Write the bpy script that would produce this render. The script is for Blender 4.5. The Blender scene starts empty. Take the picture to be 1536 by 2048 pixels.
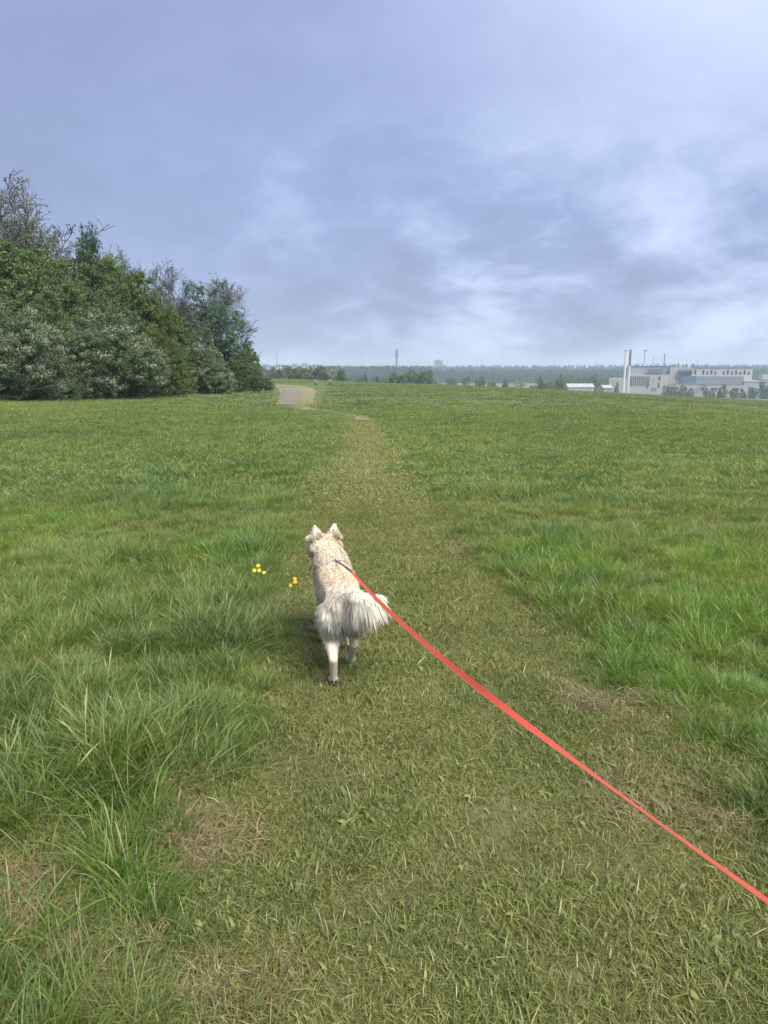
import bpy, bmesh, math, random
import numpy as np
from mathutils import Vector, Matrix, noise as mnoise

sc = bpy.context.scene
COL = sc.collection
R = math.radians

# ------------------------------------------------------------------ camera
F = 1479.0                      # focal length in pixels of the 1536x2048 photograph
PITCH = R(11.06)
EYE = 1.55
cam_d = bpy.data.cameras.new('camera')
cam_d.sensor_fit = 'VERTICAL'
cam_d.sensor_height = 24.0
cam_d.lens = 24.0 * F / 2048.0
cam_d.clip_start = 0.05
cam_d.clip_end = 20000
cam = bpy.data.objects.new('camera', cam_d)
COL.objects.link(cam)
cam.location = (0, 0, EYE)
cam.rotation_euler = (math.pi / 2 - PITCH, 0, 0)
sc.camera = cam

# ------------------------------------------------------------------ sky, sun, exposure
SUN_EL, SUN_AZ = R(50), R(140)            # azimuth clockwise from +Y (behind right of the camera, to light the dog's rear)
world = bpy.data.worlds.new('World')
sc.world = world
world.use_nodes = True
nt = world.node_tree
for n in list(nt.nodes):
    nt.nodes.remove(n)
def N(tree, typ, **kw):
    n = tree.nodes.new(typ)
    for k, v in kw.items():
        if k == 'inp':
            for kk, vv in v.items():
                n.inputs[kk].default_value = vv
        else:
            setattr(n, k, v)
    return n
def L(tree, a, b):
    tree.links.new(a, b)
def mth(tree, op, a, b=None, c=None, clamp=False):
    n = tree.nodes.new('ShaderNodeMath'); n.operation = op; n.use_clamp = clamp
    for i, x in enumerate((a, b, c)):
        if x is None: continue
        if isinstance(x, (int, float)): n.inputs[i].default_value = x
        else: tree.links.new(x, n.inputs[i])
    return n.outputs[0]
def mix(tree, fac, a, b, blend='MIX'):
    n = tree.nodes.new('ShaderNodeMix'); n.data_type = 'RGBA'; n.blend_type = blend
    for s, x in ((0, fac), (6, a), (7, b)):
        if isinstance(x, (int, float)): n.inputs[s].default_value = x
        elif isinstance(x, tuple): n.inputs[s].default_value = (*x, 1) if len(x) == 3 else x
        else: tree.links.new(x, n.inputs[s])
    return n.outputs[2]
def ramp(tree, fac, stops):
    n = tree.nodes.new('ShaderNodeValToRGB')
    e = n.color_ramp.elements
    while len(e) < len(stops): e.new(0.5)
    for i, (p, c) in enumerate(stops):
        e[i].position = p
        e[i].color = (*c, 1) if isinstance(c, tuple) else (c, c, c, 1)
    tree.links.new(fac, n.inputs[0])
    return n.outputs[0]
def noise_tex(tree, vec, scale, detail=4, rough=0.5, dist=0.0):
    n = tree.nodes.new('ShaderNodeTexNoise')
    n.inputs['Scale'].default_value = scale
    n.inputs['Detail'].default_value = detail
    n.inputs['Roughness'].default_value = rough
    n.inputs['Distortion'].default_value = dist
    if vec is not None: tree.links.new(vec, n.inputs['Vector'])
    return n.outputs[0]

SKY_GAIN = 0.145
tc = N(nt, 'ShaderNodeTexCoord')
dirv = tc.outputs['Generated']
sep = N(nt, 'ShaderNodeSeparateXYZ'); L(nt, dirv, sep.inputs[0])
dx, dy, dz = sep.outputs
zz = mth(nt, 'MAXIMUM', dz, 0.0)
den = mth(nt, 'ADD', zz, 0.24)
px = mth(nt, 'DIVIDE', dx, den); py = mth(nt, 'DIVIDE', dy, den)
cmb = N(nt, 'ShaderNodeCombineXYZ'); L(nt, px, cmb.inputs[0]); L(nt, py, cmb.inputs[1])
n_big = noise_tex(nt, cmb.outputs[0], 0.42, 2, 0.45, 0.3)
puff = N(nt, 'ShaderNodeMapping'); puff.inputs['Scale'].default_value = (1.0, 1.0, 2.1); L(nt, dirv, puff.inputs[0])
n_mid = noise_tex(nt, puff.outputs[0], 5.6, 7, 0.56, 0.35)
n_fine = noise_tex(nt, puff.outputs[0], 17.0, 6, 0.62, 0.4)
# the broken edge of the cloud deck lies low to the right; upper left is a smooth slate sheet
side = mth(nt, 'MULTIPLY_ADD', dx, 0.28, 0.13)
low = mth(nt, 'SUBTRACT', 1.0, mth(nt, 'MULTIPLY', zz, 3.3), clamp=True)        # 1 at the horizon, 0 from 22 degrees up
broken = mth(nt, 'MULTIPLY', mth(nt, 'MULTIPLY_ADD', dx, 1.5, 0.85, clamp=True), low)
base = mth(nt, 'MULTIPLY_ADD', n_big, 0.55, mth(nt, 'MULTIPLY', side, 0.65))
texv = mth(nt, 'ADD', mth(nt, 'MULTIPLY', mth(nt, 'SUBTRACT', n_mid, 0.5), 1.35),
           mth(nt, 'MULTIPLY', mth(nt, 'SUBTRACT', n_fine, 0.5), 0.55))
val = mth(nt, 'ADD', base, mth(nt, 'MULTIPLY', texv, mth(nt, 'MULTIPLY_ADD', broken, 1.7, 0.22)))
# bright part of the sheet, high to the right; the sun lamp stands elsewhere
gd = Vector((math.sin(R(27)) * math.cos(R(33)), math.cos(R(27)) * math.cos(R(33)), math.sin(R(33))))
sd = Vector((math.sin(SUN_AZ) * math.cos(SUN_EL), math.cos(SUN_AZ) * math.cos(SUN_EL), math.sin(SUN_EL)))
dot = N(nt, 'ShaderNodeVectorMath', operation='DOT_PRODUCT'); L(nt, dirv, dot.inputs[0]); dot.inputs[1].default_value = gd
glow = mth(nt, 'POWER', mth(nt, 'MAXIMUM', dot.outputs['Value'], 0.0), 20.0)
val = mth(nt, 'ADD', val, mth(nt, 'MULTIPLY', glow, 0.64))
hor = mth(nt, 'POWER', mth(nt, 'SUBTRACT', 1.0, zz, clamp=True), 16.0)
val = mth(nt, 'ADD', val, mth(nt, 'MULTIPLY', hor, 0.12), clamp=True)
cloud = ramp(nt, val, [(0.16, (0.46, 0.56, 0.92)), (0.38, (0.56, 0.68, 1.12)), (0.58, (0.80, 0.95, 1.42)), (0.85, (1.16, 1.32, 1.78))])
sky = N(nt, 'ShaderNodeTexSky', sky_type='NISHITA', sun_disc=False, sun_elevation=SUN_EL, sun_rotation=SUN_AZ)
bg_sky = N(nt, 'ShaderNodeBackground', inp={'Strength': 0.05}); L(nt, sky.outputs[0], bg_sky.inputs[0])
bg_cl = N(nt, 'ShaderNodeBackground', inp={'Strength': SKY_GAIN}); L(nt, cloud, bg_cl.inputs[0])
mx = N(nt, 'ShaderNodeMixShader', inp={0: 0.92}); L(nt, bg_sky.outputs[0], mx.inputs[1]); L(nt, bg_cl.outputs[0], mx.inputs[2])
wo = N(nt, 'ShaderNodeOutputWorld'); L(nt, mx.outputs[0], wo.inputs['Surface'])

sun_d = bpy.data.lights.new('sun', 'SUN')
sun_d.energy = 1.5; sun_d.angle = R(45); sun_d.color = (1.0, 0.95, 0.86)
sun = bpy.data.objects.new('sun', sun_d); COL.objects.link(sun)
sun.rotation_euler = (-sd).to_track_quat('-Z', 'Y').to_euler()

sc.view_settings.view_transform = 'Standard'
sc.view_settings.look = 'None'
sc.view_settings.gamma = 1
sc.view_settings.exposure = 2.12
sc.view_settings.use_curve_mapping = False
sc.render.engine = 'CYCLES'
cy = sc.cycles
cy.use_denoising = True
cy.max_bounces = 8; cy.diffuse_bounces = 6; cy.glossy_bounces = 2; cy.transmission_bounces = 3
cy.transparent_max_bounces = 8; cy.volume_bounces = 1
cy.caustics_reflective = False; cy.caustics_refractive = False

# ------------------------------------------------------------------ picture <-> place
CP, SP = math.cos(PITCH), math.sin(PITCH)
def ray(u, v):
    a = (u - 768) / F; b = (1024 - v) / F
    return Vector((a, CP + b * SP, -SP + b * CP))
def at_y(u, v, Y):
    d = ray(u, v); return Vector((d.x / d.y * Y, Y, EYE + d.z / d.y * Y))
def at_depth(u, v, t):
    return Vector((0, 0, EYE)) + ray(u, v) * t
def at_z(u, v, z):
    d = ray(u, v); t = (z - EYE) / d.z; return Vector((d.x * t, d.y * t, z))

def splus(x, k):
    x = np.asarray(x, float) / k
    return k * np.where(x > 30, x, np.log1p(np.exp(np.minimum(x, 30))))
# value noise, vectorised
_rng = np.random.default_rng(7)
_lat = _rng.random((256, 256))
def vnoise(x, y, s, off=0):
    x = np.asarray(x, float) / s + 37.3 + off; y = np.asarray(y, float) / s + 11.7 + off * 1.7
    xi = np.floor(x).astype(int); yi = np.floor(y).astype(int)
    fx = x - xi; fy = y - yi
    fx = fx * fx * (3 - 2 * fx); fy = fy * fy * (3 - 2 * fy)
    g = lambda i, j: _lat[i % 256, j % 256]
    return (g(xi, yi) * (1 - fx) + g(xi + 1, yi) * fx) * (1 - fy) + (g(xi, yi + 1) * (1 - fx) + g(xi + 1, yi + 1) * fx) * fy

PL = [(400, 2300), (410, 2048), (425, 1880), (450, 1720), (490, 1560), (520, 1440), (570, 1300), (600, 1180), (610, 1090), (614, 1020), (625, 963), (650, 925), (672, 895), (690, 860), (703, 838)]
PR = [(2000, 2300), (1800, 2048), (1650, 1800), (1500, 1620), (1400, 1515), (1310, 1440), (1250, 1385), (1185, 1340), (1128, 1275), (1045, 1185), (954, 1098), (896, 1041), (833, 973), (792, 900), (765, 862), (748, 838)]
def edge(pts):
    P = [at_z(u, v, 0.0) for u, v in pts]
    ys = np.array([p.y for p in P]); xs = np.array([p.x for p in P])
    ys = np.concatenate([[-8], ys]); xs = np.concatenate([[xs[0]], xs])
    return ys, xs
LY, LX = edge(PL); RY, RX = edge(PR)
PATH_END = LY[-1]
def path_in(x, y):
    """signed distance-like: positive inside the mown strip"""
    wob = (vnoise(x, y, 0.3, 5) - 0.5) * 0.12 + (vnoise(x, y, 1.1, 8) - 0.5) * 0.14
    xl = np.interp(y, LY, LX); xr = np.interp(y, RY, RX)
    s = np.minimum(x - xl, xr - x) + wob
    return np.where(y < PATH_END + 0.5, s, -9.0)

def height(x, y):
    x = np.asarray(x, float); y = np.asarray(y, float)
    drop = 0.0052 * splus(y - 18, 5) + 0.008 * splus(y - 30, 8) / (1 + np.exp(-(x + 6) / 7.0)) + 0.052 * splus(x - 12, 6) + 0.055 * splus(y - (175 + 0.55 * np.maximum(x, 0)), 14)
    drop = drop + 0.03 * splus(-y - 60, 20)
    h = -drop
    h = h + 0.30 * np.clip((-x - 6) / 12, 0, 1) * np.clip((y - 10) / 15, 0, 1)
    r = np.hypot(x, y)
    far = 9.0 / (1 + np.exp(-(r - 1500) / 160.0))
    h = -17 + splus(h + 17, 1.2) + far + np.clip((r - 1800) / 2500, 0, 1) * 8
    h = h + (vnoise(x, y, 14, 3) - 0.5) * 0.16 * np.clip(r / 20, 0, 1)
    near = np.clip(1.6 - r / 14, 0, 1)
    lush = np.clip(-path_in(x, y) / 0.35, 0, 1)
    h = h + near * lush * ((vnoise(x, y, 0.75, 1) - 0.35) * 0.07 + (vnoise(x, y, 0.3, 2) - 0.5) * 0.04 + 0.02)
    h = h + near * (1 - lush) * ((vnoise(x, y, 0.5, 2) - 0.5) * 0.03)
    return h
def pix(x, y):
    dzz = height(x, y) - EYE; dep = y * CP - dzz * SP
    return 768 + F * x / dep, 1024 - F * (y * SP + dzz * CP) / dep
def trail_gap(x, y):
    """1 where the worn trail between the mown path and the gravel bend runs, 0.28 height just before it"""
    pu, pv = pix(x, y); tv = np.interp(pu, [590, 640, 700, 745], [814, 821, 830, 838]); on = (pu > 585) & (pu < 752)
    return on & (pv - tv < 4.5) & (pv - tv > -3), np.where(on & (pv > tv) & (pv < tv + 22), 0.28, 1.0)
def hz(x, y): return float(height(x, y))
def ground_hit(u, v):
    d = ray(u, v); t = 1.0
    while t < 4000:
        p = Vector((0, 0, EYE)) + d * t
        if p.z < hz(p.x, p.y): return p
        t *= 1.004
    return p

# ------------------------------------------------------------------ object helpers
def tag(o, label=None, cat=None, group=None, kind=None):
    if label: o['label'] = label
    if cat: o['category'] = cat
    if group: o['group'] = group
    if kind: o['kind'] = kind
    return o
def empty(name, loc=(0, 0, 0), rz=0.0, **kw):
    o = bpy.data.objects.new(name, None); COL.objects.link(o)
    o.empty_display_size = 0.2
    o.location = loc; o.rotation_euler = (0, 0, rz)
    return tag(o, **kw)
def link(name, me, parent=None, **kw):
    o = bpy.data.objects.new(name, me); COL.objects.link(o)
    if parent is not None: o.parent = parent
    return tag(o, **kw)
def np_mesh(name, V, Fc, mats=(), smooth=False, midx=None, attrs=None, normals=None):
    V = np.asarray(V, np.float32); Fc = np.asarray(Fc, np.int32)
    me = bpy.data.meshes.new(name)
    n, k = Fc.shape
    me.vertices.add(len(V)); me.vertices.foreach_set('co', V.ravel())
    me.loops.add(n * k); me.loops.foreach_set('vertex_index', Fc.ravel())
    me.polygons.add(n)
    me.polygons.foreach_set('loop_start', np.arange(0, n * k, k, dtype=np.int32))
    me.polygons.foreach_set('loop_total', np.full(n, k, np.int32))
    if midx is not None: me.polygons.foreach_set('material_index', np.asarray(midx, np.int32))
    me.update(calc_edges=True)
    me.polygons.foreach_set('use_smooth', np.full(n, smooth))
    for m in mats: me.materials.append(m)
    for an, (typ, dat) in (attrs or {}).items():
        a = me.attributes.new(an, typ, 'POINT')
        if typ == 'FLOAT_COLOR':
            dat = np.asarray(dat, np.float32)
            if dat.shape[1] == 3: dat = np.hstack([dat, np.ones((len(dat), 1), np.float32)])
            a.data.foreach_set('color', dat.ravel())
        elif typ == 'FLOAT_VECTOR':
            a.data.foreach_set('vector', np.asarray(dat, np.float32).ravel())
        else:
            a.data.foreach_set('value', np.asarray(dat).ravel())
    if normals is not None:
        me.normals_split_custom_set_from_vertices(np.asarray(normals, np.float32))
    return me

class MB:
    """collects boxes, tubes, lathes; build() links ONE mesh object"""
    def __init__(s): s.bm = bmesh.new()
    def box(s, x0, x1, y0, y1, z0, z1):
        vs = [s.bm.verts.new(p) for p in ((x0, y0, z0), (x1, y0, z0), (x1, y1, z0), (x0, y1, z0), (x0, y0, z1), (x1, y0, z1), (x1, y1, z1), (x0, y1, z1))]
        for f in ((0, 3, 2, 1), (4, 5, 6, 7), (0, 1, 5, 4), (1, 2, 6, 5), (2, 3, 7, 6), (3, 0, 4, 7)):
            s.bm.faces.new([vs[i] for i in f])
        return s
    def tube(s, pts, rads, n=6, cap=True):
        rings = []
        pts = [Vector(p) for p in pts]
        for i, p in enumerate(pts):
            t = (pts[min(i + 1, len(pts) - 1)] - pts[max(i - 1, 0)]).normalized()
            a = t.cross(Vector((0, 0, 1)))
            if a.length < 0.05: a = t.cross(Vector((0, 1, 0)))
            a.normalize(); b = t.cross(a)
            r = rads[i]
            rings.append([s.bm.verts.new(p + a * (r * math.cos(q * 2 * math.pi / n)) + b * (r * math.sin(q * 2 * math.pi / n))) for q in range(n)])
        for A, B in zip(rings, rings[1:]):
            for q in range(n):
                s.bm.faces.new((A[q], A[(q + 1) % n], B[(q + 1) % n], B[q]))
        if cap:
            s.bm.faces.new(rings[-1]); s.bm.faces.new(rings[0][::-1])
        return s
    def prism(s, poly, y0, y1):
        """polygon in xz extruded along y"""
        A = [s.bm.verts.new((x, y0, z)) for x, z in poly]; B = [s.bm.verts.new((x, y1, z)) for x, z in poly]
        n = len(poly)
        s.bm.faces.new(A[::-1]); s.bm.faces.new(B)
        for i in range(n): s.bm.faces.new((A[i], A[(i + 1) % n], B[(i + 1) % n], B[i]))
        return s
    def build(s, name, mat, parent=None, smooth=False, **kw):
        bmesh.ops.recalc_face_normals(s.bm, faces=s.bm.faces)
        me = bpy.data.meshes.new(name); s.bm.to_mesh(me); s.bm.free()
        me.materials.append(mat)
        if smooth:
            for p in me.polygons: p.use_smooth = True
        return link(name, me, parent, **kw)

# ------------------------------------------------------------------ materials
def new_mat(name):
    m = bpy.data.materials.new(name); m.use_nodes = True
    t = m.node_tree
    for n in list(t.nodes): t.nodes.remove(n)
    out = t.nodes.new('ShaderNodeOutputMaterial')
    return m, t, out
def plain(name, col, rough=0.8, var=0.15, scale=1.0, metallic=0.0, bump=0.0):
    m, t, out = new_mat(name)
    g = N(t, 'ShaderNodeNewGeometry')
    n = noise_tex(t, g.outputs['Position'], scale, 5, 0.6)
    c = mix(t, n, tuple(x * (1 - var) for x in col), tuple(min(x * (1 + var), 1) for x in col))
    b = N(t, 'ShaderNodeBsdfPrincipled', inp={'Roughness': rough, 'Metallic': metallic})
    L(t, c, b.inputs['Base Color'])
    if bump:
        bp = N(t, 'ShaderNodeBump', inp={'Strength': bump}); L(t, n, bp.inputs['Height']); L(t, bp.outputs[0], b.inputs['Normal'])
    L(t, b.outputs[0], out.inputs[0])
    return m
def leaf_like(name, colour_fn, trans=0.35, rough=0.5, gloss=0.08):
    m, t, out = new_mat(name)
    c = colour_fn(t)
    d = N(t, 'ShaderNodeBsdfDiffuse'); L(t, c, d.inputs[0])
    tr = N(t, 'ShaderNodeBsdfTranslucent'); L(t, mix(t, 1.0, c, (1.15, 1.25, 0.55), 'MULTIPLY'), tr.inputs[0])
    m1 = N(t, 'ShaderNodeMixShader', inp={0: trans}); L(t, d.outputs[0], m1.inputs[1]); L(t, tr.outputs[0], m1.inputs[2])
    gl = N(t, 'ShaderNodeBsdfGlossy', inp={'Roughness': rough, 'Color': (0.8, 0.85, 0.9, 1)})
    m2 = N(t, 'ShaderNodeMixShader', inp={0: gloss * 0.35})
    L(t, m1.outputs[0], m2.inputs[1]); L(t, gl.outputs[0], m2.inputs[2])
    L(t, m2.outputs[0], out.inputs[0])
    return m

def grass_colour(dark, light, yellow, straw, ym=0.5, far=False):
    def fn(t):
        g = N(t, 'ShaderNodeNewGeometry')
        pos = g.outputs['Position']
        a = N(t, 'ShaderNodeAttribute', attribute_name='tint')
        sp_ = N(t, 'ShaderNodeSeparateColor'); L(t, a.outputs['Color'], sp_.inputs[0])
        n1 = noise_tex(t, pos, 0.55, 3, 0.55)
        n2 = noise_tex(t, pos, 0.09, 3, 0.5)
        n3 = noise_tex(t, pos, 2.3, 2, 0.5)
        k = mth(t, 'ADD', mth(t, 'MULTIPLY', mth(t, 'SUBTRACT', n1, 0.5), 2.4), mth(t, 'MULTIPLY_ADD', sp_.outputs[0], 0.8, 0.1), clamp=True)
        c = mix(t, k, dark, light)
        yk = ramp(t, mth(t, 'ADD', mth(t, 'MULTIPLY', n2, 0.5), mth(t, 'MULTIPLY', n3, 0.5)), [(ym - 0.06, 0.0), (ym + 0.12, 1.0)])
        c = mix(t, mth(t, 'MULTIPLY', yk, 0.75), c, yellow)
        c = mix(t, sp_.outputs[1], c, straw)
        return mix(t, 1.0, c, mix(t, sp_.outputs[2], (0.72, 0.72, 0.72), (1.3, 1.3, 1.3)), 'MULTIPLY')
    return fn
M = {}
M['lush'] = leaf_like('lush_grass', grass_colour((0.096, 0.180, 0.046), (0.198, 0.276, 0.054), (0.282, 0.312, 0.074), (0.44, 0.39, 0.21)), 0.40, 0.45, 0.10)
M['mown'] = leaf_like('mown_grass', grass_colour((0.142, 0.176, 0.046), (0.215, 0.240, 0.062), (0.262, 0.258, 0.082), (0.42, 0.37, 0.19), 0.48), 0.25, 0.5, 0.08)
M['fresh'] = leaf_like('fresh_grass', grass_colour((0.105, 0.215, 0.030), (0.185, 0.310, 0.036), (0.260, 0.330, 0.045), (0.44, 0.40, 0.2)), 0.42, 0.45, 0.10)
M['far_grass'] = leaf_like('far_meadow_grass', grass_colour((0.090, 0.148, 0.056), (0.148, 0.202, 0.066), (0.220, 0.238, 0.088), (0.42, 0.38, 0.2)), 0.35, 0.5, 0.08)  # greyer than the near grass, distance haze put into the colour
M['mown_far'] = leaf_like('pale_mown_grass', grass_colour((0.195, 0.218, 0.066), (0.270, 0.282, 0.090), (0.310, 0.295, 0.115), (0.42, 0.38, 0.2), 0.48), 0.25, 0.5, 0.08)
M['mid'] = leaf_like('meadow_grass_blades', grass_colour((0.088, 0.168, 0.048), (0.176, 0.252, 0.056), (0.265, 0.290, 0.076), (0.44, 0.39, 0.21)), 0.38, 0.45, 0.10)
M['dead'] = leaf_like('dead_grass', grass_colour((0.22, 0.17, 0.085), (0.33, 0.26, 0.14), (0.27, 0.24, 0.12), (0.42, 0.34, 0.2)), 0.2, 0.6, 0.05)

def ground_mat(name, stops, soil=None, streak=True, bump=0.4):
    m, t, out = new_mat(name)
    g = N(t, 'ShaderNodeNewGeometry'); pos = g.outputs['Position']
    mp = N(t, 'ShaderNodeMapping'); mp.inputs['Scale'].default_value = (0.22, 1.0, 1.0); L(t, pos, mp.inputs[0])
    n1 = noise_tex(t, mp.outputs[0], 0.06, 5, 0.6)
    n2 = noise_tex(t, pos, 0.5, 6, 0.65)
    n3 = noise_tex(t, pos, 6.0, 5, 0.7)
    n4 = noise_tex(t, pos, 0.012, 3, 0.5)
    v = mth(t, 'ADD', mth(t, 'MULTIPLY', n1, 0.42), mth(t, 'ADD', mth(t, 'MULTIPLY', n2, 0.30), mth(t, 'ADD', mth(t, 'MULTIPLY', n3, 0.13), mth(t, 'MULTIPLY', n4, 0.15))))
    c = ramp(t, v, stops)
    b = N(t, 'ShaderNodeBsdfPrincipled', inp={'Roughness': 0.95, 'Specular IOR Level': 0.15})
    L(t, c, b.inputs['Base Color'])
    bp = N(t, 'ShaderNodeBump', inp={'Strength': bump, 'Distance': 0.08}); L(t, mth(t, 'ADD', n2, n3), bp.inputs['Height'])
    L(t, bp.outputs[0], b.inputs['Normal'])
    L(t, b.outputs[0], out.inputs[0])
    return m
M['meadow'] = ground_mat('meadow_ground', [(0.34, (0.072, 0.120, 0.046)), (0.46, (0.106, 0.152, 0.052)), (0.53, (0.142, 0.178, 0.064)), (0.64, (0.205, 0.212, 0.086))])
M['path'] = ground_mat('path_soil', [(0.38, (0.085, 0.082, 0.036)), (0.50, (0.140, 0.135, 0.055)), (0.62, (0.21, 0.19, 0.09))], bump=0.8)
M['dirt'] = ground_mat('worn_dirt', [(0.36, (0.14, 0.165, 0.058)), (0.45, (0.22, 0.20, 0.095)), (0.62, (0.30, 0.25, 0.15))])
M['mud'] = ground_mat('dark_mud', [(0.36, (0.05, 0.045, 0.038)), (0.6, (0.105, 0.095, 0.085))], bump=1.0)
M['gravel'] = ground_mat('grey_gravel', [(0.36, (0.16, 0.145, 0.11)), (0.5, (0.22, 0.198, 0.155)), (0.62, (0.28, 0.25, 0.20))], bump=0.6)

def foliage(name, dark, light, scale=0.9, trans=0.25, gloss=0.07):
    def fn(t):
        g = N(t, 'ShaderNodeNewGeometry')
        a = N(t, 'ShaderNodeAttribute', attribute_name='tint')
        s_ = N(t, 'ShaderNodeSeparateColor'); L(t, a.outputs['Color'], s_.inputs[0])
        n1 = noise_tex(t, g.outputs['Position'], scale, 4, 0.6)
        k = mth(t, 'ADD', mth(t, 'MULTIPLY', mth(t, 'SUBTRACT', n1, 0.5), 1.6), s_.outputs[0], clamp=True)
        return mix(t, k, dark, light)
    return leaf_like(name, fn, trans, 0.4, gloss)
M['leaf_green'] = foliage('green_leaves', (0.066, 0.114, 0.042), (0.168, 0.230, 0.074))
M['leaf_dark'] = foliage('dark_leaves', (0.034, 0.080, 0.040), (0.086, 0.150, 0.062))
M['leaf_yellow'] = foliage('yellow_green_leaves', (0.060, 0.100, 0.022), (0.150, 0.190, 0.040))
M['leaf_haw'] = foliage('hawthorn_leaves', (0.064, 0.110, 0.050), (0.158, 0.204, 0.094))
M['leaf_blue'] = foliage('blue_green_leaves', (0.050, 0.110, 0.068), (0.110, 0.205, 0.115))
M['blossom'] = foliage('white_blossom', (0.28, 0.31, 0.22), (0.54, 0.55, 0.44), 2.0, 0.2, 0.02)
M['leaf_far'] = foliage('forest_leaves', (0.018, 0.056, 0.034), (0.050, 0.108, 0.056), 0.03)
M['bark'] = plain('grey_brown_bark', (0.075, 0.068, 0.056), 0.9, 0.35, 6.0, bump=0.5)
M['twig'] = plain('pale_twig_bark', (0.125, 0.122, 0.112), 0.9, 0.3, 4.0)

# ------------------------------------------------------------------ haze
hm, ht, hout = new_mat('haze_air')
hv = N(ht, 'ShaderNodeVolumePrincipled')
hv.inputs['Color'].default_value = (0.72, 0.85, 1.0, 1)
hv.inputs['Density'].default_value = 0.00042
hv.inputs['Anisotropy'].default_value = 0.0
L(ht, hv.outputs[0], hout.inputs['Volume'])
mb = MB(); mb.box(-4600, 4600, -4600, 4600, -24, 48)
haze = mb.build('haze', hm, kind='stuff')
haze['label'] = 'thin bluish haze over the whole meadow and valley'

# ------------------------------------------------------------------ the ground
NR, NA = 330, 300
rad = np.concatenate([[0.0], np.geomspace(0.35, 4400, NR - 1)])
ang = np.linspace(0, 2 * np.pi, NA, endpoint=False)
rr, aa = np.meshgrid(rad, ang, indexing='ij')
X = rr * np.sin(aa); Y = rr * np.cos(aa)
Z = height(X, Y)
Z = Z - 0.03 * (path_in(X, Y) > 0.0) 
V = np.stack([X, Y, Z], -1).reshape(-1, 3)
i, j = np.meshgrid(np.arange(NR - 1), np.arange(NA), indexing='ij')
a = i * NA + j; b = i * NA + (j + 1) % NA
Fq = np.stack([a, b, b + NA, a + NA], -1).reshape(-1, 4)[:, ::-1]
link('meadow', np_mesh('meadow', V, Fq, [M['meadow']], True), kind='structure')

def strip(name, left, right, mat, off, nx=14, ny=120):
    """sheet between two polylines of (x, y), following the ground"""
    left = np.array(left, float); right = np.array(right, float)
    s = np.linspace(0, 1, ny)
    def res(P):
        d = np.concatenate([[0], np.cumsum(np.hypot(*np.diff(P, axis=0).T))]); d /= d[-1]
        return np.stack([np.interp(s, d, P[:, 0]), np.interp(s, d, P[:, 1])], -1)
    A, B = res(left), res(right)
    tt = np.linspace(0, 1, nx)[None, :, None]
    G = A[:, None] * (1 - tt) + B[:, None] * tt
    wob = (vnoise(G[..., 0], G[..., 1], 0.5, 9) - 0.5) * 0.25
    e = np.abs(tt[..., 0] * 2 - 1) > 0.999
    G[..., 0] += wob * e
    z = height(G[..., 0], G[..., 1]) + off
    Vv = np.stack([G[..., 0], G[..., 1], z], -1).reshape(-1, 3)
    i, j = np.meshgrid(np.arange(ny - 1), np.arange(nx - 1), indexing='ij')
    a = i * nx + j
    Ff = np.stack([a, a + 1, a + nx + 1, a + nx], -1).reshape(-1, 4)
    return link(name, np_mesh(name, Vv, Ff, [mat], True), kind='structure')

# mown strip: same y on both sides so that the sheet follows the edges
ys = np.concatenate([np.linspace(-6, 1, 15), np.geomspace(1.1, PATH_END, 200)])
xs = np.linspace(0, 1, 30)
xl = np.interp(ys, LY, LX)[:, None] - 0.05; xr = np.interp(ys, RY, RX)[:, None] + 0.05
GX = xl + (xr - xl) * xs[None]; GY = np.repeat(ys[:, None], 30, 1)
GZ = height(GX, GY) + 0.012
i, j = np.meshgrid(np.arange(len(ys) - 1), np.arange(29), indexing='ij')
a = (i * 30 + j)
Fq = np.stack([a, a + 1, a + 31, a + 30], -1).reshape(-1, 4)
link('grass_path', np_mesh('grass_path', np.stack([GX, GY, GZ], -1).reshape(-1, 3), Fq, [M['path']], True), kind='structure')

def g2(pts): return [tuple(ground_hit(u, v)[:2]) for u, v in pts]
strip('worn_trail', g2([(750, 839), (736, 833), (700, 826.5), (655, 819), (600, 812)]), g2([(712, 842), (712, 836), (690, 830.5), (645, 823), (585, 817)]), M['dirt'], 0.012, 9, 90)
strip('worn_verge', g2([(640, 822), (628, 800), (634, 786), (625, 776), (600, 772), (560, 769)]), g2([(545, 818), (555, 806), (558, 795), (560, 785), (556, 777), (540, 772)]), M['dirt'], 0.02, 12, 90)
strip('gravel_path', g2([(596, 817), (596, 806), (602, 792), (598, 781), (585, 775), (545, 771)]), g2([(553, 813), (563, 802), (565, 790), (570, 782), (560, 776), (530, 773)]), M['gravel'], 0.032, 12, 90)
def z2(pts): return [tuple(at_z(u, v, 0.0)[:2]) for u, v in pts]
strip('bare_soil', z2([(585, 1250), (572, 1232), (590, 1212)]), z2([(650, 1258), (655, 1235), (640, 1212)]), M['mud'], 0.02, 12, 24)
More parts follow.
